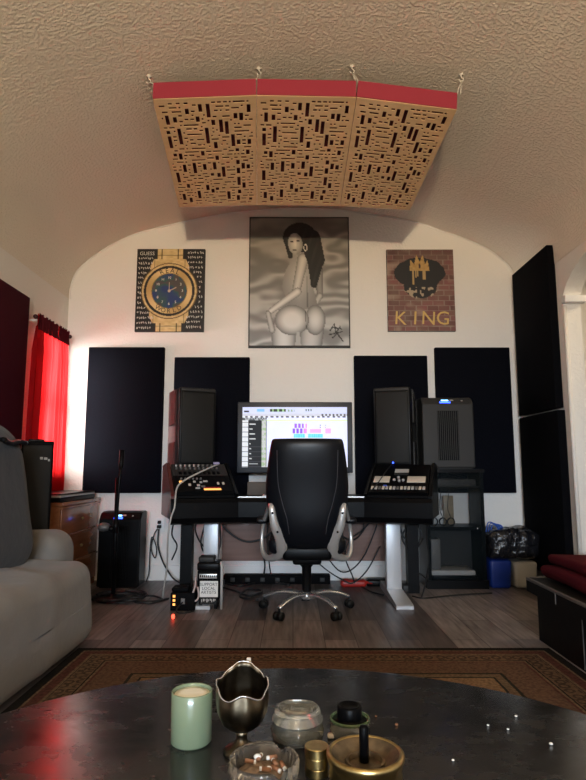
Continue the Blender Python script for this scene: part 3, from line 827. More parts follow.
for (x, y, w_, h_, mt) in ((.055, .16, .030, .018, M_GLOW_AMB), (.155, .16, .02, .02, M_LGREY), (.205, .15, .02, .02, M_LGREY), (.24, .165, .035, .018, M_LGREY), (.335, .13, .018, .028, M_CREAM), (.375, .13, .018, .028, M_CREAM), (.115, .11, .02, .026, M_CREAM), (.18, .10, .024, .022, M_LGREY), (.215, .08, .03, .02, M_MIDG), (.17, .055, .035, .014, M_LGREY)):
    q = mb(mt, True); q.M = M; q.bbox(x - w_ / 2, x + w_ / 2, y - h_ / 2, y + h_ / 2, .03, .040, .003); q.build('button', g2)
q = mb(M_RED); q.M = M; q.box(.215, .345, .052, .072, .03, .034); q.build('strip', g2)
q = mb(M_GLOW_AMB); q.M = M; q.box(.215, .345, .03, .050, .03, .034); q.build('display', g2)
for i in range(6): gknob(M, .06 + i * .03, .205, .03, .008, .014, M_MIDG, g2)
pth = [M @ Vector((.385, GL * .93, .03)), M @ Vector((.33, GL * .70, .075)), M @ Vector((.20, GL * .42, .09)), M @ Vector((.07, GL * .22, .07)), M @ Vector((.01, .03, .045))]
pth += [W(-1, .02, -.05, .72), W(-1, -.005, -.055, .64), W(-1, -.02, -.04, .50), Vector((-.94, 4.5, .28)), Vector((-.98, 4.6, .10)), Vector((-1.0, 4.66, .012))]
tag(mb(M_CWHT, True).tube(crom(pth, 8), .0065, 8).build('cable'), 'pale grey cable draped over the left gear rack down to the floor', 'cable')
q = mb(mat('violet_card', (.42, .38, .62), .5)); q.M = M; q.box(.345, .395, GL * .915, GL - .012, .0385, .044); tag(q.build('plug_label'), 'small pale violet tag at the top of the left gear rack', 'tag')
M, GW, GL = gear_frame(1)
g = thing('channel_strip', 'black rack unit with two cream meter panels on the right gear rack', 'audio unit', M @ Vector((GW / 2, GL / 2, 0)))
q = mb(M_BLKG); q.M = M; q.box(0, GW, .01, GL - .01, 0, .02); q.build('body', g)
for x0_, x1_ in ((.015, .14), (.275, .415)): q = mb(M_CREAM, True); q.M = M; q.bbox(x0_, x1_, .17, .27, .02, .026, .003); q.build('meter_panel', g)
q = mb(M_LGREY); q.M = M; q.box(.165, .275, .345, .40, .02, .024); q.build('display', g)
q = mb(M_GREY); q.M = M; q.box(.165, .275, .30, .335, .02, .024); q.build('label_strip', g)
for x, y in ((.175, .205), (.205, .245), (.245, .20), (.215, .19)): gknob(M, x, y, .02, .011, .016, M_LGREY, g)
for i in range(15):
    q = mb((M_CREAM, M_LGREY, M_MIDG, M_CREAM, M_LGREY)[i % 5], True); q.M = M; q.bbox(.012 + i * .0277, .032 + i * .0277, .055, .10, .02, .028, .003); q.build('button', g)
q = mb(mat('blue_button', (.05, .10, .5), .4), True); q.M = M; q.bbox(.10, .13, .108, .122, .02, .027, .003); q.build('button', g)
pth = [M @ Vector((.13, GL * .97, .028)), M @ Vector((.10, GL * .6, .05)), M @ Vector((.06, GL * .25, .04)), M @ Vector((.03, .03, .035))]
tag(mb(M_CBLK, True).tube(crom(pth, 8), .004, 6).build('cable'), 'thin black cable lying across the right gear rack', 'cable')

# ------------------------------------------------------------------ loudspeakers
def pa_speaker(cx, cy, z0, rot, w, h, d, label, side_mat, led=False):
    root = thing('loudspeaker', label, 'speaker', (cx, cy, z0), 'pair of loudspeakers on the desk')
    root.rotation_euler = (0, 0, rot)
    bpy.context.view_layer.update()
    Mx = root.matrix_basis.copy()
    def B(m, n):
        o = m.build(n); o.parent = root; return o
    hw = w / 2
    # front shell
    m = mb(M_BLK, True); m.bbox(-hw, hw, -d * .5, -d * .18, 0, h, .02, 4); B(m, 'front_shell')
    # tapered back with a handle recess cut in each side
    def plan(k_): return [(-hw * k_, -d * .18), (hw * k_, -d * .18), (hw * .93, d * .5), (-hw * .93, d * .5)]
    m = mb(side_mat)
    m.prism(plan(1.04), 'z', .004, h * .30); m.prism(plan(1.04), 'z', h * .56, h * .985)
    lo, hi = plan(.90), plan(1.04)
    vs = [(x, y, h * .30) for x, y in plan(1.04)] + [(x, y, h * .335) for x, y in plan(.70)] + [(x, y, h * .525) for x, y in plan(.70)] + [(x, y, h * .56) for x, y in plan(1.04)]
    m.add(vs, [(i + 4 * L, (i + 1) % 4 + 4 * L, (i + 1) % 4 + 4 * L + 4, i + 4 * L + 4) for L in range(3) for i in range(4)])
    o = B(m, 'cabinet')
    if side_mat is M_CHEEK: plabel(o, 'reddish-brown cabinet sides with a handle recess')
    m = mb(M_GRILLE, True); m.bbox(-hw + .02, hw - .02, -d * .5 - .008, -d * .5 + .02, .022, h - .035, .012, 3); B(m, 'grille')
    m = mb(M_GREY, True); m.bbox(-hw + .012, hw - .012, -d * .5 - .004, -d * .5 + .02, h - .032, h - .006, .008, 2); B(m, 'top_trim')
    if led: m = mb(M_GLOW_BLUE, True); m.sphere((.0, -d * .5 - .008, .028), .007); B(m, 'indicator')
    return root
p = at(188, 466, Y=4.98)
pa_speaker(p.x, 5.09, RZ1 + .001, R(28), .325, .66, .36, 'loudspeaker with reddish-brown side standing on the left gear rack', M_CHEEK)
p = at(399, 466, Y=4.98)
pa_speaker(p.x, 5.09, RZ1 + .001, R(-19), .315, .665, .36, 'all-black loudspeaker standing on the right gear rack', M_GREY, True)

# ------------------------------------------------------------------ computer screen
YM = 5.08
a = at(237.5, 402, Y=YM); b = at(353, 473, Y=YM)
mon = thing('computer_monitor', 'wide computer screen showing an audio editor, behind the desk chair', 'monitor', ((a.x + b.x) / 2, YM + .03, ZT))
mb(mat('bezel_slate', (.018, .022, .030), .35), True).bbox(a.x, b.x, YM, YM + .05, b.z, a.z, .008, 3).build('bezel', mon)
def daw_fn(u, v):
    x, y = u * 570, v * 345        # frame of the photo at 5.33x
    white = (.80, .84, .95)
    c_ = (.64, .68, .92)
    if y < 40:
        c_ = (.52, .57, .76)
        if 80 < x < 120 and 12 < y < 26: c_ = (.20, .45, .95)
        if 8 < x < 36 and 20 < y < 30: c_ = (.04, .04, .05)
        if 150 < x < 235 and 12 < y < 28: c_ = (.03, .05, .03) if int(x / 9) % 3 else (.3, .5, .25)
        if 245 < x < 285 and 14 < y < 26: c_ = (.25, .35, .25) if int(x / 8) % 2 else c_
        if 345 < x < 385 and 10 < y < 24: c_ = (.10, .16, .12) if int(x / 7) % 2 else c_
    elif y < 52: c_ = (.50, .52, .60) if x < 430 else ((.10, .10, .12) if int(x / 10) % 2 else (.55, .58, .66))
    elif y < 62: c_ = (.10, .10, .13) if int(x / 14) % 2 else (.62, .66, .75)
    elif x < 133:
        c_ = (.018, .020, .024)
        row = (y - 85) / 28.5; fr = row - math.floor(row)
        if y > 78:
            if x < 32: c_ = (.60, .63, .68) if fr > .10 else (.06, .06, .07)
            elif 40 < x < 46 + 42 * hsh(int(row), 5) and .36 < fr < .56: c_ = (.50, .52, .55)
            elif 106 < x < 130: c_ = (.30, .42, .26) if .2 < fr < .8 and hsh(int(x / 6), int(y / 6)) > .4 else (.45, .47, .48)
            elif fr < .06: c_ = (.05, .05, .06)
        else: c_ = (.35, .38, .42) if hsh(int(x / 7), int(y / 7)) > .5 else (.08, .09, .10)
    else:
        if 74 < y < 82: c_ = (.62, .80, .45)
        elif y > 300: c_ = (.70, .74, .88)
        if 96 < y < 122:
            if 284 < x < 340 and (x - 284) % 19 < 13: c_ = (.30, .12, .85)
            if 342 < x < 352: c_ = (.80, .20, .55)
            if (420 < x < 426 or 450 < x < 456) and int(y / 6) % 2: c_ = (.25, .2, .3)
        if 124 < y < 152:
            if 274 < x < 336 and (x - 274) % 20 < 13: c_ = (.24, .10, .75)
            if 338 < x < 350: c_ = (.80, .25, .75)
            if 366 < x < 428 and 126 < y < 150: c_ = (1.0, .36, .78)
            if 452 < x < 482: c_ = (1.0, .36, .78)
        if 154 < y < 178:
            if 280 < x < 340 or 358 < x < 436: c_ = (.12, .55, .82) if (int(x / 4) % 3) else (.20, .70, .92)
        if 180 < y < 192 and 280 < x < 420 and int(x / 12) % 2: c_ = (.80, .50, .40)
    return c_
m = mb(M_SCREEN)
cols = colour_grid(m, a.x + .045, b.x - .045, b.z + .05, a.z - .045, YM - .0015, 170, 110, daw_fn)
o = m.build('screen', mon); set_cols(o, 0, cols)
cx = (a.x + b.x) / 2
mb(M_BLK, True).bbox(cx - .05, cx + .05, YM + .045, YM + .07, ZT + .02, b.z + .2, .006).build('stand', mon)
mb(M_BLK, True).bbox(cx - .2, cx + .2, YM - .06, YM + .11, ZT, ZT + .018, .006).build('base', mon)
bx = mb(mat('brown_box', (.085, .068, .055), .6), True); p = at(248, 476, Y=4.98); bx.bbox(p.x, p.x + .34, 4.90, 5.0, ZT, ZT + .11, .006); tag(bx.build('desk_box'), 'low brown box on the desk under the computer screen', 'box')
kb = thing('keyboard', 'silver computer keyboard on the desk in front of the chair', 'keyboard', (X0, 4.66, ZT))
mb(M_WHITE, True).bbox(X0 - .30, X0 + .34, 4.60, 4.80, ZT, ZT + .018, .005).build('body', kb)
for r_ in range(5):
    for i in range(17): mb(M_GREY, True).bbox(X0 - .285 + i * .0362, X0 - .255 + i * .0362, 4.615 + r_ * .035, 4.643 + r_ * .035, ZT + .018, ZT + .024, .003, 1).build('key', kb)

# ------------------------------------------------------------------ office chair
CXc, CYc = .097, 4.30
ch = thing('office_chair', 'black leather office chair with silver arms at the desk, seen from behind', 'chair', (CXc, CYc, 0))
# backrest: lofted rounded slab
rows = [  # z, half width, y centre, half thickness
    (.44, .17, 4.12, .05), (.50, .20, 4.085, .065), (.58, .225, 4.06, .07), (.68, .262, 4.045, .07), (.78, .282, 4.035, .068), (.88, .286, 4.02, .065), (.98, .276, 4.0, .062), (1.07, .264, 3.98, .058), (1.14, .253, 3.965, .052), (1.18, .245, 3.958, .044), (1.196, .236, 3.955, .026), (1.199, .228, 3.955, .014)]
NB = 40
vs = []; fs = []
for z, hw, yc, ht in rows:
    for j in range(NB):
        a = 2 * math.pi * j / NB; ca, sa = math.cos(a), math.sin(a)
        ex_ = .40
        x = hw * math.copysign(abs(ca) ** ex_, ca); y = ht * math.copysign(abs(sa) ** .62, sa)
        y += .045 * (x / hw) ** 2 * 1.0 
        vs.append((CXc + x, yc + y, z))
for i in range(len(rows) - 1):
    for j in range(NB): fs.append((i * NB + j, i * NB + (j + 1) % NB, (i + 1) * NB + (j + 1) % NB, (i + 1) * NB + j))
fs += [list(range(NB))[::-1], [(len(rows) - 1) * NB + j for j in range(NB)]]
bk = mb(M_LEATH, True).add(vs, fs).build('backrest', ch)
sub = bk.modifiers.new('s', 'SUBSURF'); sub.levels = sub.render_levels = 1
# stitched seams running down the back
sm = mb(mat('seam_thread', (.05, .05, .055), .5), True)
for s_ in (-1, 1):
    pts = []
    for z, k_ in ((1.12, .80), (1.0, .74), (.88, .68), (.76, .60), (.66, .54), (.56, .56)):
        import bisect
        for (z0, h0, y0, t0), (z1, h1, y1, t1) in zip(rows, rows[1:]):
            if z0 <= z <= z1: f_ = (z - z0) / (z1 - z0); hw = h0 + (h1 - h0) * f_; yc = y0 + (y1 - y0) * f_; ht = t0 + (t1 - t0) * f_
        x = s_ * hw * k_
        cc = k_ ** (1 / .42); ss = math.sqrt(max(0, 1 - cc * cc))
        pts.append((CXc + x, yc - ht * ss ** .62 + .045 * k_ ** 2 - .0005, z))
    sm.tube(crom(pts, 6), .0022, 5)
sm.build('seam', bk)
mb(M_LEATH, True).rbox(CXc, 4.34, .475, .54, .50, .13, .055, 4).build('seat', ch)
mb(M_BLK, True).rbox(CXc, 4.16, .425, .34, .16, .10, .03, 3).build('back_bracket', ch)
mc = mb(M_BLK, True); mc.rbox(CXc, 4.28, .375, .20, .30, .07, .02, 2); mc.lathe([(.075, .36), (.06, .33), (.034, .30), (.032, .12), (.03, .10)], (CXc, CYc, 0), 20); mc.build('gas_column', ch)
for s_ in (-1, 1):
    def AP(px, py, Y):
        p = at(px, py, Y=Y); return Vector((p.x if s_ < 0 else 2 * CXc - p.x, p.y, p.z))
    pts = [AP(270.8, 505, 4.02), AP(274.5, 525, 4.02), AP(281, 540, 4.06), AP(281, 551, 4.10), AP(275, 557, 4.16), AP(267, 557.5, 4.24), AP(262.5, 550, 4.30), AP(262, 535, 4.33), AP(264, 522, 4.30), AP(268, 510, 4.16)]
    rr = [(.018, .014), (.030, .016), (.040, .018), (.038, .018), (.028, .018), (.020, .016), (.016, .014), (.014, .014), (.014, .014), (.016, .014)]
    C = crom(pts, 5, True); RRR = []
    for i in range(len(rr)):
        for j in range(5):
            t_ = j / 5; A, Bq = rr[i], rr[(i + 1) % len(rr)]
            RRR.append((A[0] + (Bq[0] - A[0]) * t_, A[1] + (Bq[1] - A[1]) * t_))
    am = mb(M_SILV, True); am.tube(C, RRR, 12, closed=True, flat=(0, -1, .15)); ar = am.build('armrest_loop', ch)
    for py, px in ((513, 272.5), (532, 277.5)):
        p = AP(px, py, 3.99); mb(M_BLK, True).sphere(p, .008, .006, .008, 10, 6).build('screw', ar)
    p = AP(263, 518, 4.4); mb(M_LEATH, True).rbox(p.x + s_ * .005, 4.42, p.z - .01, .075, .30, .045, .02, 3).build('arm_pad', ch)
hub = mb(M_CHROME, True); hub.lathe([(.03, .135), (.05, .125), (.052, .09), (.03, .08)], (CXc, CYc, 0), 20); hub.build('hub', ch)
for i in range(5):
    a = R(90 + 72 * i)
    d = Vector((math.cos(a), math.sin(a), 0)); base = Vector((CXc, CYc, 0))
    pts = [base + d * .03 + Vector((0, 0, .115)), base + d * .14 + Vector((0, 0, .125)), base + d * .24 + Vector((0, 0, .11)), base + d * .325 + Vector((0, 0, .078))]
    lgm = mb(M_CHROME if i else M_CHROME, True); lgm.tube(crom(pts, 5), [(.030 - .0009 * k_, .016 - .0003 * k_) for k_ in range(16)], 12); lg = lgm.build('leg', ch)
    c0 = base + d * .325
    side = d.cross(Vector((0, 0, 1)))
    w_ = mb(M_RUB, True)
    for s_ in (-1, 1): w_.cyl(c0 + side * (s_ * .008) + Vector((0, 0, .028)), c0 + side * (s_ * .030) + Vector((0, 0, .028)), .028, 16)
    w_.cyl(c0 + Vector((0, 0, .04)), c0 + Vector((0, 0, .078)), .009, 8)
    w_.build('caster', lg)

# ------------------------------------------------------------------ air purifiers
def purifier(cx, y0, z0, w, h, d, label, body, grille, rot=0):
    root = thing('air_purifier', label, 'air purifier', (cx, y0 + d / 2, z0), 'boxy air purifiers with blue displays')
    hw = w / 2
    prf = [(0, 0.01), (0, h * .90), (.05, h * .985), (.09, h), (d, h), (d, 0.01)]
    m = mb(body); m.M = Matrix.Translation((cx, y0, z0))
    m.prism(prf, 'x', -hw, hw); m.bbox(-hw + .02, hw - .02, .02, d - .02, 0, .02, .004)
    o = m.build('housing', root)
    bv = o.modifiers.new('b', 'BEVEL'); bv.width = .012; bv.segments = 3; bv.limit_method = 'ANGLE'; bv.angle_limit = R(40)
    m = mb(M_GREY if body is not M_GREY else M_BLK); m.M = Matrix.Translation((cx, y0, z0)) @ Matrix.Rotation(math.atan2(.05, h * .085), 4, 'X').inverted()
    g_ = mb(M_BLKM); g_.M = Matrix.Translation((cx, y0, z0)); gx0, gx1, gz0, gz1 = -hw * .42, hw * .40, h * .12, h * .80
    g_.box(gx0, gx1, -.003, .004, gz0, gz1); go = g_.build('grille', root)
    s_ = mb(grille); s_.M = Matrix.Translation((cx, y0, z0))
    n = 11
    for i in range(n):
        x = gx0 + .006 + (gx1 - gx0 - .012) * i / (n - 1)
        s_.box(x - .003, x + .003, -.006, -.003, gz0 + .004, gz1 - .004)
    s_.build('louvre', go)
    # sloping control strip
    ey = Vector((0, .05, h * .085)).normalized(); nz = Vector((0, -ey.z, ey.y))
    def strip(x0, x1, t0, t1, mt, nm, lift=.002):
        k_ = mb(mt); o_ = Vector((cx, y0, z0 + h * .90)); L = math.hypot(.05, h * .085)
        q = [o_ + Vector((x, 0, 0)) + ey * (L * t) + nz * (lift * .2) for x, t in ((x0, t0), (x1, t0), (x1, t1), (x0, t1))]
        k_.slab(q, nz * lift); return k_.build(nm, root)
    strip(-hw * .30, hw * .12, .12, .34, M_GLOW_BLUE, 'display'); strip(-hw * .22, hw * .06, .48, .68, M_GLOW_CYAN, 'display'); strip(hw * .10, hw * .26, .52, .70, M_LGREY, 'button'); strip(hw * .55, hw * .62, .45, .62, M_LGREY, 'button')
    return root
a = at(105, 515, Y=5.08); b = at(138.5, 583, Y=5.08)
purifier((at(99, 515, Y=5.08).x + b.x) / 2, 5.08, 0, b.x - at(99, 515, Y=5.08).x, at(120, 512, Y=5.1).z, .22, 'black air purifier on the floor behind the microphone stand', M_BLK, M_BLK)

# ------------------------------------------------------------------ media cabinet on the right
CF, CB = 5.06, 5.40
xl = at(426, 500, Y=CF).x; xr = at(484, 500, Y=CF).x; zc = at(450, 469, Y=CF).z
cab = thing('media_cabinet', 'black open cabinet with glass door at the right end of the desk', 'cabinet', ((xl + xr) / 2, (CF + CB) / 2, 0))
mb(M_BLK).box(xl - .01, xr + .01, CF - .01, CB, zc - .03, zc).build('top', cab)
mb(M_BLK).box(xl, xl + .03, CF, CB, .07, zc - .03).build('side_panel', cab); mb(M_BLK).box(xr - .03, xr, CF, CB, .07, zc - .03).build('side_panel', cab)
mb(M_BLK).box(xl - .01, xr + .01, CF - .01, CB, 0, .07).build('plinth', cab)
zsh = at(450, 527, Y=CF).z
mb(M_BLK).box(xl + .03, xr - .03, CF + .012, CB, zsh - .03, zsh).build('shelf', cab)
zsh2 = at(450, 486.5, Y=CF).z
mb(M_BLK).box(xl + .03, xr - .03, CF + .012, CB, zsh2 - .012, zsh2).build('shelf', cab)
mb(M_GREY).box(xl + .03, xr - .03, CB - .03, CB - .02, .07, zsh - .03).build('back_panel', cab)
dr = mb(M_PANE).box(xl + .005, xr - .005, CF - .008, CF - .002, .075, zc - .035).build('glass_door', cab)
mb(M_CHROME, True).sphere((xr - .07, CF - .016, zsh - .01), .009).build('knob', dr)
# inside
zb = .07
q = mb(M_BLK, True); q.bbox(xl + .05, xr - .07, CF + .03, CB - .05, zb, zb + .035, .004); q = q.build('amplifier'); tag(q, 'flat black unit on the cabinet floor under the white-topped box', 'amplifier')
q = mb(mat('pale_grey_lid', (.42, .42, .41), .5), True); q.bbox(xl + .035, xr - .09, CF + .02, CB - .06, zb + .035, zb + .075, .006); tag(q.build('flat_box'), 'flat pale grey box on the black unit inside the cabinet', 'box')
q = mb(M_MIDG, True); q.bbox(xl + .045, xl + .125, CF + .06, CF + .22, zb + .075, zb + .33, .006); tag(q.build('upright_box'), 'upright grey box inside the cabinet below the shelf', 'box')
q = mb(M_WHITE, True); q.bbox(xl + .05, xl + .30, CB - .06, CB - .03, zsh, zsh + .12, .004); tag(q.build('white_card'), 'white card standing at the back of the cabinet shelf', 'card')
q = mb(wood('tan_board', (.25, .19, .12), (.32, .25, .16)), True); q.bbox(xl + .21, xl + .30, CB - .09, CB - .062, zsh, zsh + .25, .003); tag(q.build('tan_board'), 'tan board standing on the cabinet shelf beside the white card', 'board')
for i, (dx, lab) in enumerate(((.08, 'left coil of black cable on the cabinet shelf'), (.155, 'middle coil of black cable on the cabinet shelf'), (.225, 'right coil of black cable on the cabinet shelf'))):
    q = mb(M_CBLK, True); cx_ = xl + dx
    for k_ in range(3): q.tube([(cx_ + .03 * math.cos(t_ * math.pi / 8), CF + .06 + k_ * .008 + .004 * math.sin(t_), zsh + .037 + .033 * math.sin(t_ * math.pi / 8)) for t_ in range(16)], .004, 6, closed=True)
    q.tube(crom([(cx_, CF + .07, zsh + .07), (cx_ - .02, CF + .09, zsh + .16), (cx_ + .01, CF + .12, zsh2 - .012)], 6), .003, 6)
    tag(q.build('cable_coil'), lab, 'cable', 'cable coils in the cabinet')
q = mb(M_GREY, True); q.bbox(xl + .04, xr - .05, CF + .04, CB - .04, zsh2, zsh2 + .06, .005); tag(q.build('media_player'), 'dark media player on the top shelf of the cabinet', 'player')
a = at(423.5, 467, Y=5.12); b = at(475.5, 467, Y=5.12)
hP = at(450, 397, Y=5.14).z - zc
purifier((a.x + b.x) / 2, 5.11, zc, b.x - a.x, hP, .28, 'dark grey air purifier with a tall grille on top of the cabinet', M_GREY, M_GREY)

# ------------------------------------------------------------------ bins and bag
x0_, x1_ = at(486, 575, Y=5.1).x + .02, at(511, 575, Y=5.1).x
def bin_(name, x0, x1, y0, y1, h, mt, label):
    n = mb(mt, True)
    def taper(p): 
        k_ = .90 + .10 * (p.z + h / 2) / h
        return Vector((p.x * k_, p.y * k_, p.z))
    n.rbox((x0 + x1) / 2, (y0 + y1) / 2, h / 2, x1 - x0, y1 - y0, h, .03, 4, taper)
    return tag(n.build(name, loc=((x0 + x1) / 2, (y0 + y1) / 2, 0)), label, 'bin')
bin_('storage_bin', x0_, x1_, 5.05, 5.34, at(498, 560, Y=5.05).z, M_BLUE, 'blue plastic bin on the floor beside the cabinet')
x2_, x3_ = at(513, 575, Y=5.1).x, at(545, 575, Y=5.1).x
zbw = at(528, 562, Y=5.05).z
bin_('storage_tub', x2_, min(x3_, 2.06), 5.06, 5.36, zbw, M_BINW, 'cream plastic tub on the floor under the black bin bag')
def crump(p):
    a = vn(p.x * 14 + 3, p.z * 16) + vn(p.y * 15, p.x * 22 + 5) - 1
    return Vector((p.x * (1 + .12 * a), p.y * (1 + .12 * a), p.z + .03 * (vn(p.x * 18, p.y * 18) - .5) * (1 if p.z > 0 else .2) + .02 * a * (p.z > 0)))
bg = mb(M_BAG, True)
zg0, zg1 = max(zbw, at(498, 560, Y=5.05).z) + .004, at(515, 529, Y=5.1).z
bg.rbox((x0_ + 2.06) / 2, 5.17, (zg0 + zg1) / 2, 2.06 - x0_ + .02, .32, zg1 - zg0, .06, 4, crump, 18)
tag(bg.build('garbage_bag'), 'shiny black bin bag spread over the blue bin and cream tub', 'bin bag')
hb = mb(M_BLUEBAG, True)
for k_ in range(3):
    p = at(491 + k_ * 3, 531, Y=5.10)
    hb.tube(crom([(p.x - .05, 5.08 + k_ * .02, p.z - .005), (p.x - .02, 5.09 + k_ * .02, p.z + .075 - .012 * k_), (p.x + .05, 5.10 + k_ * .02, p.z + .04), (p.x + .075, 5.10 + k_ * .02, p.z - .015)], 6), [(.012, .004)] * 19, 8)
tag(hb.build('bag_handle'), 'blue plastic bag handles poking up behind the black bin bag', 'bag')

# ------------------------------------------------------------------ bench with folded blankets
BX0 = at(526, 577, Z=.35).x; BY1 = at(526, 577, Z=.35).y
bn = thing('storage_bench', 'low black storage bench with a worn grey top edge at right', 'bench', (1.75, 2.8, 0))
BX1 = 2.12; BY0 = 1.9
mb(M_BENCH).box(BX0 + .045, BX1, BY0 + .02, BY1 - .04, 0, .27).build('body', bn)
mb(M_BENCH).box(BX0, BX1, BY0, BY1, .27, .338).build('lid', bn)
mb(M_BENCH, True).bbox(BX0 + .012, BX1, BY0, BY1 - .012, .338, .35, .003).build('top_board', bn)
plabel(mb(M_BTOP, True).bbox(BX0 - .003, BX0 + .014, BY0, BY1, .334, .351, .004).build('edging', bn), 'worn grey edge')
mb(M_BTOP, True).bbox(BX0 + .014, BX1, BY1 - .014, BY1 + .002, .334, .351, .004).build('edging', bn)
for y in (3.05, 2.35): mb(M_BTOP).box(BX0 + .042, BX0 + .045, y, y + .008, .01, .27).build('panel_joint', bn)
mb(M_BTOP).box(BX0 - .003, BX0, 3.24, 3.25, .28, .338).build('hinge_mark', bn)
def fold(p):
    return Vector((p.x + .012 * math.sin(p.y * 5 + p.z * 20), p.y + .01 * math.sin(p.x * 9), p.z + .004 * math.sin(p.y * 7 + p.x * 6)))
p = at(541, 585, Z=.40)
q = mb(M_BLANK, True); q.rbox(1.775, 2.92, .395, .62, 1.36, .075, .037, 5, fold, 10); tag(q.build('folded_blanket'), 'lower dark red folded blanket lying on the black bench', 'blanket', 'folded blankets on the bench')
q = mb(M_BLANK, True); q.rbox(1.80, 2.92, .464, .58, 1.34, .062, .03, 5, fold, 10); tag(q.build('folded_blanket'), 'upper dark red folded blanket lying on top of the other', 'blanket', 'folded blankets on the bench')

# ------------------------------------------------------------------ sofa
sofa = thing('sofa', 'grey slipcovered sofa with a charcoal back along the left wall', 'sofa', (-1.65, 2.6, 0))
def cloth(p):
    w_ = .010 * math.exp(-((math.sin(p.y * 4.3 + p.x * 2.2)) / .28) ** 2)
    return Vector((p.x + (.012 * math.sin(p.y * 3.1 + p.z * 7) + w_ * .8) * (p.x > 0), p.y + .008 * math.sin(p.z * 12 + p.x * 4), p.z + w_ * (p.z > .05) + (.012 * math.sin(p.x * 6 + p.y * 2.5) + .006 * math.sin(p.y * 13)) * (p.z > 0)))
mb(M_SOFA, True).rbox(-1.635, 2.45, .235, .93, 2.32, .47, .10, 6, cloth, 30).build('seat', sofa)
mb(M_SOFA, True).rbox(-1.765, 3.76, .30, .72, .32, .60, .12, 6, cloth, 8).build('arm', sofa)
def lean(p):
    t = (p.z + .45) / .9
    return Vector((p.x - .19 * t, p.y + .012 * math.sin(p.z * 9), p.z + .01 * math.sin(p.y * 5)))
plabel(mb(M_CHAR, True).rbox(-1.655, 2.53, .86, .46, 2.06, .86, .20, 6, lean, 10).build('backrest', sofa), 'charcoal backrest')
st = mb(M_BLK, True); p = at(5, 441, Y=3.45); q = at(24, 444, Y=3.66)
st.tube(crom([at(3, 439.5, Y=3.10), at(10, 443, Y=3.22), at(18, 441.5, Y=3.36), at(25, 443, Y=3.48)], 6), [(.02, .014)] * 19, 8)
plabel(st.build('strap', sofa), 'black strap across the backrest')

# ------------------------------------------------------------------ tall loudspeaker behind the sofa arm
tc_ = at(36.5, 470, Y=3.99); TROT = math.atan2(-tc_.x, tc_.y)
ts = thing('tower_speaker', 'tall black loudspeaker behind the sofa arm in front of the curtains', 'speaker', (tc_.x, tc_.y, 0))
tz = at(37, 441, Y=3.99).z; hw = .5 * 28 / 585 * 4.25
def TB(mt, *a):
    m = mb(mt, True); m.M = Matrix.Translation((tc_.x, tc_.y, 0)) @ Matrix.Rotation(TROT, 4, 'Z'); m.bbox(*a); return m
TB(M_BLKM, -hw, hw, 0, .20, 0, tz, .012, 3).build('cabinet', ts)
TB(M_GRILLE, -hw + .012, hw - .012, -.008, .012, .05, tz - .03, .006, 2).build('grille', ts)
m = TB(M_LGREY, .018, .036, -.013, -.006, tz - .125, tz - .108, .002, 1)
m.bbox(.042, .064, -.013, -.006, tz - .127, tz - .111, .002, 1); m.bbox(.068, .080, -.013, -.006, tz - .137, tz - .121, .002, 1); m.build('badge', ts)
TB(M_BLK, -.06, .04, .04, .09, tz - .002, tz + .014, .005).build('handle', ts)

# ------------------------------------------------------------------ dresser
DXF = -1.745; DY0 = 4.40; DY1 = 4.84; 
DY0 = at(57, 545, X=DXF).y + .05; DY1 = at(97, 545, X=DXF).y
zd = at(80, 500, X=DXF).z
dz_ = thing('dresser', 'brown wooden chest of drawers under the red curtains', 'dresser', (-1.85, (DY0 + DY1) / 2, 0))
mb(M_DRES).box(XL + .03, DXF - .012, DY0, DY1, .0, zd - .03).build('carcass', dz_)
mb(M_DRES, True).bbox(XL + .02, DXF + .014, DY0 - .012, DY1 + .012, zd - .03, zd, .006, 2).build('top', dz_)
dh = (zd - .03 - .06) / 3
for i in range(3):
    d_ = mb(M_DRES, True); d_.bbox(DXF - .012, DXF, DY0 + .012, DY1 - .012, .05 + i * dh + .006, .05 + (i + 1) * dh - .012, .005, 2)
    d_.bbox(DXF - .012, DXF + .010, DY0, DY1, .05 + (i + 1) * dh - .012, .05 + (i + 1) * dh + .006, .004, 2)
    dd = d_.build('drawer', dz_)
    mb(M_BRASS, True).sphere((DXF + .012, (DY0 + DY1) / 2, .05 + (i + .5) * dh), .012).build('knob', dd)
mpb = thing('media_player', 'flat black and silver player on top of the wooden chest of drawers', 'player', (-1.85, (DY0 + DY1) / 2, zd))
pl = mb(M_BLK, True); pl.bbox(-2.06, DXF - .02, DY0 + .02, DY1 - .05, zd, zd + .035, .004); pl.build('body', mpb)
pl = mb(M_SILV, True); pl.bbox(-2.04, DXF - .015, DY0 + .015, DY1 - .07, zd + .035, zd + .052, .004); pl.build('silver_band', mpb)
pl = mb(M_BLK, True); pl.bbox(-2.05, DXF - .02, DY0 + .03, DY1 - .06, zd + .052, zd + .064, .004); pl.build('lid', mpb)

# ------------------------------------------------------------------ microphone stand
MX = at(113, 600, Z=0).x; MY = at(113, 600, Z=0).y
ms = thing('microphone_stand', 'black round-base microphone stand beside the chest of drawers', 'microphone stand', (MX, MY, 0))
b_ = mb(M_BLK, True); b_.lathe([(.0001, 0), (.125, 0), (.125, .012), (.10, .022), (.03, .03), (.02, .05), (.0001, .05)], (MX, MY, 0), 32); b_.build('base', ms)
zt_ = at(114, 478, Y=MY).z
mb(M_BLK, True).cyl((MX, MY, .04), (MX, MY, zt_), .017, 12).build('pole', ms)
mb(M_BLK, True).cyl((MX, MY, .50), (MX, MY, .60), .024, 12).build('clutch', ms)

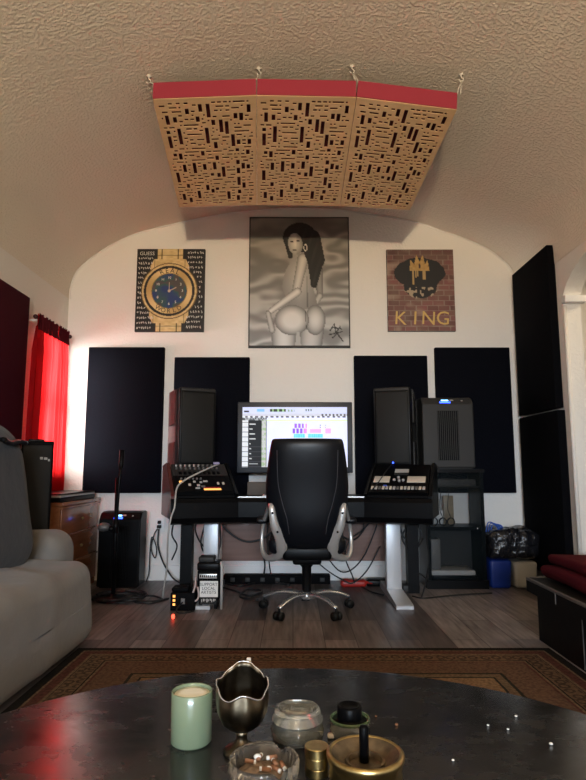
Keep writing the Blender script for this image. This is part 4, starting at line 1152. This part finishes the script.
zt2 = at(115, 450, Y=MY).z
bm_ = mb(M_BLK, True); bm_.tube(crom([(MX + .004, MY, .63), (MX + .02, MY - .02, zt_ - .03), (MX + .022, MY, zt_ + .08)], 5), .011, 8); bm_.tube([(MX + .02, MY, zt_ + .06), (MX + .022, MY, zt_ + .10), (MX + .026, MY, zt2)], [.012, .018, .020], 10); bm_.build('boom', ms)
mc_ = thing('microphone', 'grey ball microphone hanging on the microphone stand', 'microphone', (MX - .06, MY, .62))
p = at(104, 527, Y=MY - .04)
g_ = mb(mat('mic_mesh', (.14, .13, .125), .55, .6, bump=(300, .6, .002)), True); g_.sphere(p, .050, .042, .034); g_.build('head', mc_)
h_ = mb(M_BLK, True); h_.tube([p + Vector((.04, .0, -.01)), p + Vector((.075, .005, -.018))], [.024, .018], 12); h_.build('handle', mc_)
def cable(pts, r, label, mt=None, n=8, group=None):
    return tag(mb(mt or M_CBLK, True).tube(crom(pts, n), r, 6).build('cable'), label, 'cable', group)
pts = []
for i in range(44):
    a = i * .62; rr_ = .16 + .03 * math.sin(i * 1.7)
    pts.append((MX + .05 + rr_ * 1.15 * math.cos(a), MY - .02 + rr_ * .95 * math.sin(a), .012 + .0006 * i + (.012 if rr_ < .14 else .006)))
cable(pts, .007, 'black cable coiled around the microphone stand base')
cable([(MX + .15, MY + .02, .022), (MX + .28, MY + .10, .01), (MX + .38, MY - .02, .008), (MX + .30, MY - .10, .008), (MX + .20, MY - .12, .012), (MX + .33, MY - .13, .008), (MX + .42, MY + .02, .008)], .008, 'loop of black cable on the floor right of the microphone stand')

# ------------------------------------------------------------------ wall outlet and its cables
p = at(160, 525, Y=D)
ou = thing('wall_outlet', 'white wall outlet with black plugs below the left acoustic panel', 'outlet', (p.x, D, p.z))
mb(M_WHITE, True).bbox(p.x - .042, p.x + .042, D - .009, D, p.z - .065, p.z + .065, .004).build('cover_plate', ou)
for dz2 in (.025, -.025): mb(M_WHITE, True).bbox(p.x - .018, p.x + .018, D - .012, D - .005, p.z + dz2 - .015, p.z + dz2 + .015, .003).build('socket', ou)
for dz2, w_ in ((.028, .014), (-.012, .018)):
    q = mb(M_RUB, True); q.bbox(p.x - w_, p.x + w_, D - .05, D - .013, p.z + dz2 - .014, p.z + dz2 + .014, .005); tag(q.build('plug'), ('upper' if dz2 > 0 else 'lower') + ' black plug pushed into the white wall outlet', 'plug', 'plugs in the wall outlet')
A = Vector((p.x, D - .05, p.z - .03))
pp = lambda x, y, Y=5.38: at(x, y, Y=Y)
cable([A, pp(158, 545), pp(163, 562), pp(172, 577, 5.3), pp(180, 583, 5.22)], .0075, 'thick black cable hanging from the wall outlet toward the desk')
cable([A + Vector((-.012, 0, 0)), pp(154, 535), pp(151, 548), pp(155, 558), pp(156.5, 548), pp(152, 537), pp(150, 552), pp(149, 572), pp(146, 582.2, 5.38)], .0055, 'thin black cable bundled beside the wall outlet, running down to the floor')

# ------------------------------------------------------------------ things on the floor under the desk
fl = lambda x, y: at(x, y, Z=0)
# power conditioner box with amber lights
a = fl(170, 611); b = fl(194.5, 611)
pb = thing('power_box', 'black box with amber lights on the floor left of the label stack', 'power box', ((a.x + b.x) / 2, a.y + .1, 0))
hp = at(180, 593, Y=a.y).z
mb(M_BLKM, True).bbox(a.x, b.x, a.y, a.y + .20, 0, hp, .006).build('body', pb)
for i in range(3): mb(M_GLOW_AMB).box(a.x + .018, a.x + .035, a.y - .003, a.y, hp * .30 + i * .028, hp * .30 + .016 + i * .028).build('lamp', pb)
mb(M_MIDG, True).bbox(a.x + .075, a.x + .105, a.y - .012, a.y, hp * .38, hp * .72, .004).build('socket', pb)
mb(M_BLKM, True).bbox(a.x + .0, a.x + .12, a.y + .03, a.y + .15, hp, hp + .03, .01).build('lid', pb)
rl = fl(173, 619); q = mb(M_GLOW_RED, True); q.sphere((rl.x, rl.y, .016), .012, .012, .016, 12, 8); tag(q.build('indicator_light'), 'small glowing red light on the floor in front of the amber-lit box', 'light')
cable([(a.x + .09, a.y - .012, hp * .5), (a.x + .06, a.y - .05, .03), (a.x + .07, a.y - .08, .008), (a.x + .14, a.y - .07, .008), (b.x + .0, a.y - .03, .008)], .005, 'thin black lead looping from the amber-lit box')
# amplifier stack carrying the printed sign
SYc = a.y + .03
sx0 = at(197, 600, Y=SYc).x; sx1 = at(216, 600, Y=SYc).x
zs = [at(205, y, Y=SYc).z for y in (602, 571, 563)]
fz = .06
stk = thing('guitar_amplifier', 'small black amplifier with a silver name strip carrying a white printed sign', 'amplifier', ((sx0 + sx1) / 2, SYc + .12, 0))
AFY = SYc + .005
mb(M_BLKM, True).bbox(sx0 - .002, sx1 + .016, AFY, AFY + .17, fz, zs[1], .006).build('body', stk)
mb(M_BLK, True).bbox(sx0 - .006, sx1 + .02, AFY - .003, AFY + .18, zs[1], zs[2], .012).build('top', stk)
mb(M_SILV, True).bbox(sx0 + .012, sx1 + .004, AFY - .006, AFY, zs[1] - .052, zs[1] - .020, .003).build('name_strip', stk)
w0 = sx0 + .018
mk = mb(M_INK)
for i in range(9): mk.box(w0 + i * .0145, w0 + i * .0145 + .009, AFY - .0075, AFY - .006, zs[1] - .044, zs[1] - .028)
mk.build('lettering', stk)
for x in (sx0 + .02, sx1 - .005): mb(M_BLK, True).bbox(x - .012, x + .012, AFY + .02, AFY + .14, 0, fz, .004).build('foot', stk)
sg = thing('sign', 'white card reading SUPPORT LOCAL ARTISTS on the small amplifier', 'sign', ((sx0 + sx1) / 2, AFY, fz))
sz0, sz1 = at(205, 597, Y=AFY).z, at(205, 581, Y=AFY).z
mb(M_PAPER).box(sx0 + .018, sx1 + .012, AFY - .004, AFY - .001, sz0, sz1).build('card', sg)
tm = MB()
for i, s_ in enumerate(('SUPPORT', 'LOCAL', 'ARTISTS')): put_text(tm, s_, (sx0 + sx1) / 2 + .013, sz1 - .024 - i * .027, AFY - .0046, .030, M_INK)
tm.build('lettering', sg)
q = mb(M_INK); q.box(sx0 + .02, sx1 + .0, AFY - .004, AFY - .001, sz0 - .050, sz0 - .004)
q.m(M_LGREY)
for i in range(9): q.box(sx0 + .03 + i * .012, sx0 + .036 + i * .012 + .004 * (i % 2), AFY - .006, AFY - .004, sz0 - .035 + .006 * (i % 3), sz0 - .015 + .003 * (i % 2))
tag(q.build('sticker'), 'black sticker with white scrawl below the SUPPORT LOCAL ARTISTS card', 'sticker')
cable([(sx0 - .012, AFY - .012, .235), (sx0 - .014, AFY - .016, .17), (sx0 - .03, AFY - .02, .10), (sx0 - .008, AFY - .022, .065), (sx0 + .014, AFY - .02, .10), (sx0 + .004, AFY - .014, .16)], .007, 'pale pinkish cable bundle hanging at the left edge of the small amplifier', mat('pinkish_cable', (.45, .36, .34), .5))
q = mb(M_LGREY, True); q.tube([(sx1 + .035, AFY + .02, 0.0), (sx1 + .035, AFY + .02, .29), (sx1 + .028, AFY + .03, .33)], .010, 8); tag(q.build('antenna_post'), 'slim grey upright bar standing right of the small amplifier', 'bar')
# dark clutter on top
q = mb(M_GREY, True); q.bbox(sx0 + .0, sx1 - .02, AFY + .02, AFY + .13, zs[2], zs[2] + .04, .012); tag(q.build('pedal'), 'dark effects pedal on top of the small amplifier', 'pedal')
# power strip, red tool, more boxes
p0 = at(224, 576, Y=5.30); p1 = at(330, 576, Y=5.30)
ps = thing('power_strip', 'long black power strip on the floor along the back wall', 'power strip', ((p0.x + p1.x) / 2, 5.3, 0))
mb(M_BLKM, True).bbox(p0.x, p1.x, 5.26, 5.36, 0, .075, .006).build('housing', ps)
for i in range(7): mb(M_GREY, True).bbox(p0.x + .06 + i * .13, p0.x + .10 + i * .13, 5.254, 5.262, .02, .055, .003).build('socket', ps)
p0 = fl(340, 586); p1 = fl(366, 586)
rt = mb(M_RED, True); rt.rbox((p0.x + p1.x) / 2, 5.16, .030, p1.x - p0.x, .10, .06, .025, 4); rt.cyl((p0.x + .02, 5.15, .055), (p1.x + .05, 5.15, .03), .012, 8); tag(rt.build('hand_tool'), 'red hand tool lying on the floor behind the chair base', 'tool')
p0 = fl(368, 587); q = mb(M_BLK, True); q.rbox(p0.x + .10, 5.20, .03, .22, .12, .06, .02, 3); tag(q.build('power_adapter'), 'black power adapter on the floor beside the red tool', 'adapter')
p0 = fl(403, 593); q = mb(M_GREY, True); q.bbox(p0.x, p0.x + .14, p0.y, p0.y + .12, 0, .06, .01); tag(q.build('adapter_box'), 'small dark box on the floor right of the right desk leg', 'box')
# hanging and lying cables under the desk
G = 'black cables under the desk'
U = ZU + .09
cs = [
 ([(-.60, 5.0, U), (-.58, 4.98, .52), (-.40, 4.96, .40), (-.22, 4.96, .44), (-.05, 4.98, .60), (.0, 5.0, U)], .009, 'thick black cable sagging under the left half of the desk'),
 ([(-.25, 5.12, U), (-.27, 5.10, .4), (-.24, 5.12, .2), (-.25, 5.2, .09)], .008, 'black cable hanging straight down under the desk, just left of the chair'),
 ([(-.21, 5.10, U), (-.22, 5.08, .4), (-.20, 5.09, .2), (-.19, 5.2, .09)], .006, 'thin black cable hanging beside the straight black cable left of the chair'),
 ([(-.75, 4.9, U), (-.80, 4.9, .5), (-.72, 4.92, .36), (-.64, 4.92, .46), (-.70, 4.94, .58), (-.76, 4.95, .40), (-.70, 4.9, .30), (-.60, 4.93, .36), (-.62, 4.95, U)], .007, 'tangled black cable loops beside the black desk leg'),
 ([W(-1, .05, .1, U), (-.93, 4.6, .5), (-.90, 4.66, .4), (-.93, 4.62, .3)], .006, 'black cable hanging at the left end of the desk'),
 ([(.40, 5.1, U), (.42, 5.08, .42), (.44, 5.05, .30)], .011, 'black cable hanging right of the chair with a plug end'),
 ([(.30, 5.1, .50), (.50, 5.05, .40), (.62, 5.02, .52), (.70, 5.0, .62), (.72, 5.0, U)], .007, 'black cable rising to the desk underside right of the chair'),
 ([(.22, 5.08, .35), (.40, 5.06, .14), (.56, 5.05, .22), (.68, 5.02, .46), (.74, 5.0, U)], .006, 'long thin black cable crossing behind the right chair arm'),
 ([(.12, 5.0, .30), (.28, 5.02, .16), (.42, 5.03, .075), (.50, 5.03, .055), (.62, 5.06, .15), (.74, 5.10, .34)], .006, 'black cable dipping to the floor right of the chair base'),
 ([(.56, 5.1, U), (.60, 5.08, .5), (.48, 5.06, .40), (.44, 5.07, .26), (.50, 5.1, .10), (.53, 5.12, .012)], .006, 'black cable dropping behind the right chair arm to the floor'),
 ([(.86, 4.95, U), (.90, 4.93, .46), (1.0, 4.92, .36), (1.06, 4.94, .46), (1.0, 4.96, .56), (.90, 4.94, .44), (.98, 4.93, .32), (1.08, 4.98, .42)], .008, 'tangled black cable beside the right desk leg'),
 ([fl(221, 588) + Vector((0, 0, .009)), fl(235, 592) + Vector((0, 0, .009)), fl(250, 597) + Vector((0, 0, .009)), fl(262, 592) + Vector((0, 0, .009)), fl(248, 590) + Vector((0, 0, .009)), fl(240, 598) + Vector((0, 0, .009)), fl(258, 601) + Vector((0, 0, .009))], .008, 'black cable looped on the floor left of the chair base'),
 ([fl(219, 583) + Vector((0, 0, .009)), fl(240, 587) + Vector((0, 0, .009)), fl(262, 583) + Vector((0, 0, .009)), fl(290, 586) + Vector((0, 0, .009))], .009, 'black cable lying straight on the floor in front of the power strip'),
 ([fl(362, 588) + Vector((0, 0, .008)), fl(372, 593) + Vector((0, 0, .008)), fl(384, 596) + Vector((0, 0, .008))], .007, 'short black cable on the floor at the right desk foot'),
 ([fl(412, 597) + Vector((0, 0, .007)), fl(424, 599) + Vector((0, 0, .007)), fl(445, 597) + Vector((0, 0, .007)), fl(470, 595) + Vector((0, 0, .007)), fl(492, 594) + Vector((0, 0, .007))], .006, 'thin black cable lying on the floor in front of the cabinet'),
 ([W(1, .02, .2, U), (1.03, 4.62, .5), (1.05, 4.66, .3), (1.03, 4.7, .12), (1.0, 4.72, .008)], .006, 'black cable hanging down at the right end of the desk'),
]
for pts, r_, lab in cs: cable(pts, r_, lab, group=G)
mb(M_BLK, True)
p = at(166, 590, Y=4.85)

# ------------------------------------------------------------------ rug
def rug_mat(x0, x1, y1):
    m = mat('patterned_rug', (.2, .1, .06), .95, bump=(260, .4, .003), spec=.1); nt, b = nodes(m); L = nt.links.new
    tc = nt.nodes.new('ShaderNodeTexCoord'); sp = nt.nodes.new('ShaderNodeSeparateXYZ'); L(tc.outputs['Object'], sp.inputs[0])
    def M_(op, a=None, b_=None, va=None, vb=None):
        n = nt.nodes.new('ShaderNodeMath'); n.operation = op
        if a is not None: L(a, n.inputs[0])
        elif va is not None: n.inputs[0].default_value = va
        if b_ is not None: L(b_, n.inputs[1])
        elif vb is not None: n.inputs[1].default_value = vb
        return n.outputs[0]
    dl = M_('SUBTRACT', sp.outputs[0], None, None, x0); dr_ = M_('SUBTRACT', None, sp.outputs[0], x1); dt = M_('SUBTRACT', None, sp.outputs[1], y1)
    d = M_('MINIMUM', M_('MINIMUM', dl, dr_), dt)
    nz = nt.nodes.new('ShaderNodeTexNoise'); nz.inputs['Scale'].default_value = 40; L(tc.outputs['Object'], nz.inputs['Vector'])
    d2 = M_('ADD', d, M_('MULTIPLY', M_('SUBTRACT', nz.outputs['Fac'], None, None, .5), None, None, .008))
    cr = nt.nodes.new('ShaderNodeValToRGB'); cr.color_ramp.interpolation = 'CONSTANT'
    dk = (.018, .016, .014); tan = (.20, .135, .080); red = (.115, .045, .033); br = (.145, .085, .055); grn = (.026, .027, .021)
    stops = [(0, dk), (.045, tan), (.058, red), (.105, tan), (.118, dk), (.125, (.17, .108, .064)), (.21, dk), (.217, tan), (.23, red), (.242, br), (.40, grn), (.415, (.18, .125, .075)), (.455, grn), (.468, (.27, .17, .095))]
    el = cr.color_ramp.elements
    el[0].position = 0; el[0].color = (*stops[0][1], 1); el[1].position = stops[1][0]; el[1].color = (*stops[1][1], 1)
    for p_, c_ in stops[2:]: e = el.new(p_); e.color = (*c_, 1)
    L(d2, cr.inputs[0])
    vo = nt.nodes.new('ShaderNodeTexVoronoi'); vo.inputs['Scale'].default_value = 17; vo.inputs['Randomness'].default_value = .25; L(tc.outputs['Object'], vo.inputs['Vector'])
    ringm = M_('LESS_THAN', M_('ABSOLUTE', M_('SUBTRACT', vo.outputs['Distance'], None, None, .36)), None, None, .10)
    inb = M_('MULTIPLY', M_('GREATER_THAN', d, None, None, .13), M_('LESS_THAN', d, None, None, .205))
    mx = nt.nodes.new('ShaderNodeMix'); mx.data_type = 'RGBA'; L(M_('MULTIPLY', M_('MULTIPLY', ringm, inb), None, None, .75), mx.inputs[0]); L(cr.outputs[0], mx.inputs[6]); mx.inputs[7].default_value = (.045, .03, .022, 1)
    n3 = nt.nodes.new('ShaderNodeTexNoise'); n3.inputs['Scale'].default_value = 70; n3.inputs['Detail'].default_value = 4; L(tc.outputs['Object'], n3.inputs['Vector'])
    mr = nt.nodes.new('ShaderNodeMapRange'); mr.inputs[1].default_value = .3; mr.inputs[2].default_value = .7; mr.inputs[3].default_value = .42; mr.inputs[4].default_value = .98; L(n3.outputs['Fac'], mr.inputs[0])
    vm = nt.nodes.new('ShaderNodeVectorMath'); vm.operation = 'SCALE'; L(mx.outputs[2], vm.inputs[0]); L(mr.outputs[0], vm.inputs['Scale']); L(vm.outputs[0], b.inputs['Base Color'])
    return m
rx0, rx1 = -1.19, 1.42
ry1 = fl(300, 650).y
tag(mb(rug_mat(rx0, rx1, ry1)).box(rx0, rx1, .1, ry1, .0005, .011).build('area_rug'), 'brown patterned area rug with dark border under the coffee table', 'rug')

# ------------------------------------------------------------------ coffee table
TZ = .45; TCY = .85; TR = .87
ct = thing('coffee_table', 'large round glossy black coffee table in the foreground', 'table', (0, TCY, .011))
tt = mb(M_TABLE, True); tt.lathe([(.0001, TZ - .04), (TR - .02, TZ - .04), (TR - .004, TZ - .032), (TR, TZ - .02), (TR, TZ - .008), (TR - .004, TZ - .002), (TR - .012, TZ), (.0001, TZ)], (0, TCY, 0), 96); o = tt.build('tabletop', ct)
o.data.set_sharp_from_angle(angle=R(35))
ap = mb(M_BLK, True); ap.lathe([(.60, TZ - .10), (.62, TZ - .10), (.62, TZ - .04), (.60, TZ - .04), (.60, TZ - .10)], (0, TCY, 0), 64, caps=False); ap.build('apron', ct)
for i in range(4):
    a = R(45 + 90 * i); x, y = .58 * math.cos(a), TCY + .58 * math.sin(a)
    mb(M_BLK, True).tube([(x, y, .011), (x, y, TZ - .04)], [.025, .036], 12).build('leg', ct)
TP = lambda x, y: at(x, y, Z=TZ)
# candle
p = Vector((at(191, 742, Z=TZ).x, at(191, 742, Z=TZ).y, TZ)); rC, hC = .0415, .100
cn = thing('candle', 'pale green glass candle with cream wax on the coffee table', 'candle', p)
mb(M_JADE, True).lathe([(.0001, 0), (rC - .004, 0), (rC, .005), (rC, hC - .002), (rC - .0015, hC), (rC - .003, hC - .002), (rC - .004, hC - .022), (.0001, hC - .022)], p, 40).build('jar', cn)
mb(M_WAX, True).lathe([(.0001, hC - .021), (rC - .006, hC - .021), (rC - .0065, hC - .006), (.02, hC - .004), (.0001, hC - .005)], p, 40).build('wax', cn)
# tarnished creamer on a foot: fluted bowl whose lip dips toward the room
p = Vector((at(241, 756, Z=TZ).x, 1.225, TZ))
cr_ = thing('silver_creamer', 'tarnished silver footed creamer with a wavy lip beside the candle', 'creamer', p)
bp_ = [(.0001, .040), (.010, .041), (.026, .046), (.040, .058), (.048, .075), (.050, .092), (.049, .104), (.047, .113), (.0465, .118)]
def lipf(a, j, r, z):
    k_ = max(0, (z - .085)) / .033
    fr_ = -math.sin(a)                 # +1 toward the camera
    wave = .020 * math.cos(2 * (a + math.pi / 2)) * .0 + (-.006 * max(0, fr_) ** 2 + .030 * max(0, -fr_) ** 1.5 + .0075 * math.cos(4 * (a + math.pi / 2 - .12)) * (fr_ > -.2))
    z2 = z + k_ * wave + (k_ * .010 if fr_ < 0 else 0)
    r2 = r * (1 + .025 * math.cos(10 * a) * min(1, j / 3)) + k_ * .004 * abs(math.cos(a)) ** 6
    if fr_ < 0: r2 -= .010 * k_ * (-fr_)
    return r2, z2
m = mb(M_TARN, True); m.lathe(bp_ + [(r - .0015, z) for r, z in bp_[::-1]][:-1] + [(.0001, .0415)], p, 64, fr=lipf); m.build('bowl', cr_)
m = mb(M_TARN, True); m.lathe([(.0001, 0), (.034, 0), (.036, .004), (.032, .009), (.020, .014), (.011, .022), (.010, .032), (.014, .041), (.0001, .0415)], p, 36, fr=lambda a, j, r, z: (r * (1 + .03 * math.cos(10 * a)), z)); m.build('foot', cr_)
m = mb(M_CHROME, True)
rimv = []
for i in range(64):
    a = 2 * math.pi * i / 64; r, z = lipf(a, 8, bp_[-1][0], bp_[-1][1]); rimv.append(p + Vector((r * math.cos(a), r * math.sin(a), z)))
m.tube(rimv, .0013, 6, closed=True); m.build('rim', cr_)
m = mb(M_TARN, True)
m.tube(crom([p + Vector((.006, .044, .135)), p + Vector((.008, .058, .150)), p + Vector((.008, .078, .135)), p + Vector((.006, .080, .100)), p + Vector((.003, .062, .070)), p + Vector((.001, .045, .066))], 6), .004, 8)
m.build('handle', cr_)
m = mb(M_CREAM, True); m.bbox(p.x + .004, p.x + .013, p.y + .050, p.y + .056, TZ + .143, TZ + .160, .002); plabel(m.build('thumb_rest', cr_), 'thumb rest with its highlight painted pale')  # thumb tab of the handle; its white highlight is put in as cream colour
# clear jar with lid
p = Vector((at(297.5, 738, Z=TZ).x, 1.285, TZ))
gj = thing('glass_jar', 'low clear glass jar with a ribbed lid in the middle of the table', 'jar', p)
mb(M_GLASS, True).lathe([(.0001, 0), (.046, 0), (.053, .006), (.055, .020), (.050, .034), (.046, .036), (.043, .034), (.049, .020), (.047, .008), (.040, .005), (.0001, .005)], p, 40).build('jar', gj)
mb(mat('frosted_glass', (.72, .71, .62), .08, trans=.92), True).lathe([(.0001, .037), (.052, .037), (.053, .041), (.049, .044), (.047, .056), (.045, .060), (.038, .0605), (.035, .055), (.026, .055), (.022, .058), (.0001, .058)], p, 40).build('lid', gj)
# jar with black cap
p = Vector((at(350, 735, Z=TZ).x, 1.30, TZ))
bj = thing('capped_jar', 'small glass jar with lime rim and black cap behind the brass ashtray', 'jar', p)
mb(M_GLASS, True).lathe([(.0001, 0), (.036, 0), (.041, .005), (.042, .028), (.038, .030), (.038, .006), (.0001, .005)], p, 32).build('jar', bj)
mb(M_LIME, True).lathe([(.038, .029), (.0415, .030), (.042, .033), (.041, .0355), (.0385, .0355), (.038, .033), (.038, .029)], p, 32, caps=False).build('rim', bj)
mb(M_BLKG, True).lathe([(.0001, .0295), (.036, .0295), (.036, .0315), (.0262, .033), (.026, .036), (.026, .057), (.024, .060), (.019, .060), (.017, .056), (.0001, .056)], p + Vector((-.001, -.002, 0)), 32).build('cap', bj)
# cut glass ashtray
pa = Vector((at(265, 777, Z=TZ).x - .001, 1.098, TZ))
ga = thing('glass_ashtray', 'cut glass ashtray full of ash and butts at the near table edge', 'ashtray', pa)
def cut(a, j, r, z):
    if j in (2, 3, 4): r *= 1 + .022 * math.cos(28 * a)
    if j in (4, 5, 6):
        for k_ in range(3):
            da = (a - (R(60) + k_ * 2 * math.pi / 3) + math.pi) % (2 * math.pi) - math.pi
            z -= .012 * math.exp(-(da / .14) ** 2)
    return r, z
mb(M_CUTG, True).lathe([(.0001, 0), (.046, 0), (.056, .006), (.061, .030), (.0615, .046), (.059, .050), (.054, .047), (.049, .022), (.040, .014), (.0001, .012)], pa, 84, fr=cut).build('bowl', ga)
def lump(p_): return p_
m = mb(M_ASH, True); m.lathe([(.0001, .015), (.038, .016), (.047, .023), (.040, .027), (.02, .032), (.0001, .030)], pa, 36, fr=lambda a, j, r, z: (r, z + .004 * math.sin(a * 5 + j) * (j > 2))); plabel(m.build('ash', ga), 'grey-brown ash')
rnd = random.Random(4)
blab = ['leftmost', 'longest', 'tilted', 'short', 'rearmost', 'frontmost', 'rightmost']
for i in range(7):
    a = [2.6, .3, 1.0, -.5, 1.9, -1.4, -.05][i]; rr_ = [.028, .02, .024, .025, .026, .022, .034][i]
    c0 = pa + Vector((rr_ * math.cos(a), rr_ * math.sin(a), .036 + .002 * (i % 3)))
    d = Vector((math.cos(i * 1.9), math.sin(i * 1.9), .15 * ((i % 3) - 1))).normalized()
    q = thing('cigarette_butt', blab[i] + ' brown cigarette butt lying in the cut glass ashtray', 'cigarette butt', c0, 'cigarette butts in the glass ashtray')
    mb(M_BUTT, True).cyl(c0 - d * .010, c0 + d * .006, .0038, 8).build('filter', q)
    mb(M_PAPER, True).cyl(c0 + d * .006, c0 + d * .010, .0037, 8).build('paper', q)
for (dx, dy, s_) in ((-.012, .022, .007), (.010, -.018, .005)):
    q = mb(M_PAPER, True); q.sphere(pa + Vector((dx, dy, .040)), s_, s_ * .8, s_ * .7, 8, 6); tag(q.build('paper_scrap'), ('larger' if s_ > .006 else 'smaller') + ' white crumpled scrap lying in the glass ashtray', 'scrap', 'paper scraps in the glass ashtray')
# brass grinder
p = Vector((at(317, 775, Z=TZ).x, 1.142, TZ))
gr = thing('brass_grinder', 'small ridged brass cylinder between the two ashtrays', 'grinder', p)
mb(M_BRASS, True).lathe([(.0001, 0), (.020, 0), (.0215, .002), (.0215, .0145), (.0210, .0155), (.0215, .0165), (.0215, .0315), (.0210, .0325)], p, 32).build('body', gr)
mb(M_BRASS, True).lathe([(.0210, .0325), (.0222, .0335), (.0222, .048), (.0212, .0495), (.0001, .0495)], p, 32).build('lid', gr)
for o_ in gr.children: crisp(o_, 25)
# brass push-down ashtray
pb_ = Vector((at(366, 775, Z=TZ).x - .005, 1.102, TZ))
ba = thing('brass_ashtray', 'round brass push-down ashtray with a black plunger knob', 'ashtray', pb_)
mb(M_BRASS, True).lathe([(.0001, 0), (.056, 0), (.062, .004), (.064, .020), (.062, .034), (.064, .036), (.064, .040), (.066, .044), (.0685, .050), (.068, .055), (.064, .058), (.060, .057), (.059, .055)], pb_, 56, caps=False).build('body', ba)
mb(mat('dull_brass_plate', (.22, .165, .10), .45, .8, vary=(50, (.11, .085, .055))), True).lathe([(.059, .056), (.052, .052), (.045, .045), (.036, .040), (.034, .044), (.030, .044), (.027, .036), (.0001, .035)], pb_, 64, caps=False).build('plate', ba)
crisp(bpy.data.objects['plate'], 20)
kp = pb_ + Vector((-.001, .010, .036)); mb(M_BLKG, True).lathe([(.0085, 0), (.0085, .056), (.007, .059), (.0001, .0595)], kp, 20).build('plunger_knob', ba)
m = mb(M_CREAM, True); q = TP(325, 737); m.rbox(q.x + .012, q.y - .005, TZ + .005, .014, .012, .009, .003, 2); tag(m.build('crumb'), 'pale crumb behind the small brass cylinder', 'crumb')
for (x, y, s_, mt, lab) in ((516, 717, .0035, M_PAPER, 'white crumb furthest back of the four at the right of the table'), (508, 730, .003, M_PAPER, 'white crumb nearest the camera among the three clustered at right'), (488, 726, .003, M_PAPER, 'white crumb leftmost of the three clustered on the table'), (551, 745, .004, M_PAPER, 'white crumb alone near the right edge of the picture'), (453, 761, .003, M_PAPER, 'white crumb right of the brass ashtray near the picture bottom'), (396.5, 725.5, .004, M_BUTT, 'brown crumb right of the jar with the black cap'), (376, 717, .003, M_BUTT, 'brown crumb behind the jar with the black cap')):
    q = TP(x, y); m = mb(mt, True); m.sphere((q.x, q.y, TZ + s_ * .6), s_, s_, s_ * .6, 8, 6); tag(m.build('crumb'), lab, 'crumb', 'crumbs on the coffee table')

# ------------------------------------------------------------------ light
def area(name, loc, target, sx, sy, power, col, spread=None):
    l = bpy.data.lights.new(name, 'AREA'); l.shape = 'RECTANGLE'; l.size = sx; l.size_y = sy; l.energy = power; l.color = col
    if spread: l.spread = spread
    o = bpy.data.objects.new(name, l); COL.objects.link(o); o.location = loc
    o.rotation_euler = (Vector(target) - Vector(loc)).to_track_quat('-Z', 'Y').to_euler()
    return o
def point(name, loc, power, col, r=.1):
    l = bpy.data.lights.new(name, 'POINT'); l.energy = power; l.color = col; l.shadow_soft_size = r
    o = bpy.data.objects.new(name, l); COL.objects.link(o); o.location = loc; return o
area('front_window_daylight', (.1, YF - 2.5, 1.85), (.1, YF, 1.8), 3.6, .5, 760, (.68, .83, 1.0))
def spot(name, loc, target, power, col, deg, blend, r):
    l = bpy.data.lights.new(name, 'SPOT'); l.energy = power; l.color = col; l.spot_size = R(deg); l.spot_blend = blend; l.shadow_soft_size = r
    o = bpy.data.objects.new(name, l); COL.objects.link(o); o.location = loc
    o.rotation_euler = (Vector(target) - Vector(loc)).to_track_quat('-Z', 'Y').to_euler(); return o
spot('shaded_lamp', (.0, -3.1, 2.12), (0, 0, 3.6), 1080, (1.0, .75, .47), 76, .9, .14)
point('room_lamp', (.5, -3.3, 2.5), 95, (1.0, .80, .57), .2)
area('left_window_daylight', (XL - 1.0, 4.45, 1.85), (XL, 5.25, 1.6), .9, 1.0, 40, (.97, 1.0, .92))
area('left_window_sky', (XL - 1.1, 5.0, 1.6), (XL, 5.02, 1.55), .9, 1.2, 85, (.97, 1.0, .95), R(70))
area('hall_lamp', (3.2, 3.9, 2.88), (3.2, 3.9, 0), .6, .6, 16, (1.0, .80, .52))
wd = bpy.data.worlds.new('sky'); S.world = wd; wd.use_nodes = True
bgn = wd.node_tree.nodes['Background']; bgn.inputs[0].default_value = (.75, .86, 1.0, 1); bgn.inputs[1].default_value = 1.0
vs_ = S.view_settings
vs_.view_transform = 'Standard'; vs_.look = 'None'; vs_.gamma = 1; vs_.exposure = 0.22; vs_.use_curve_mapping = False
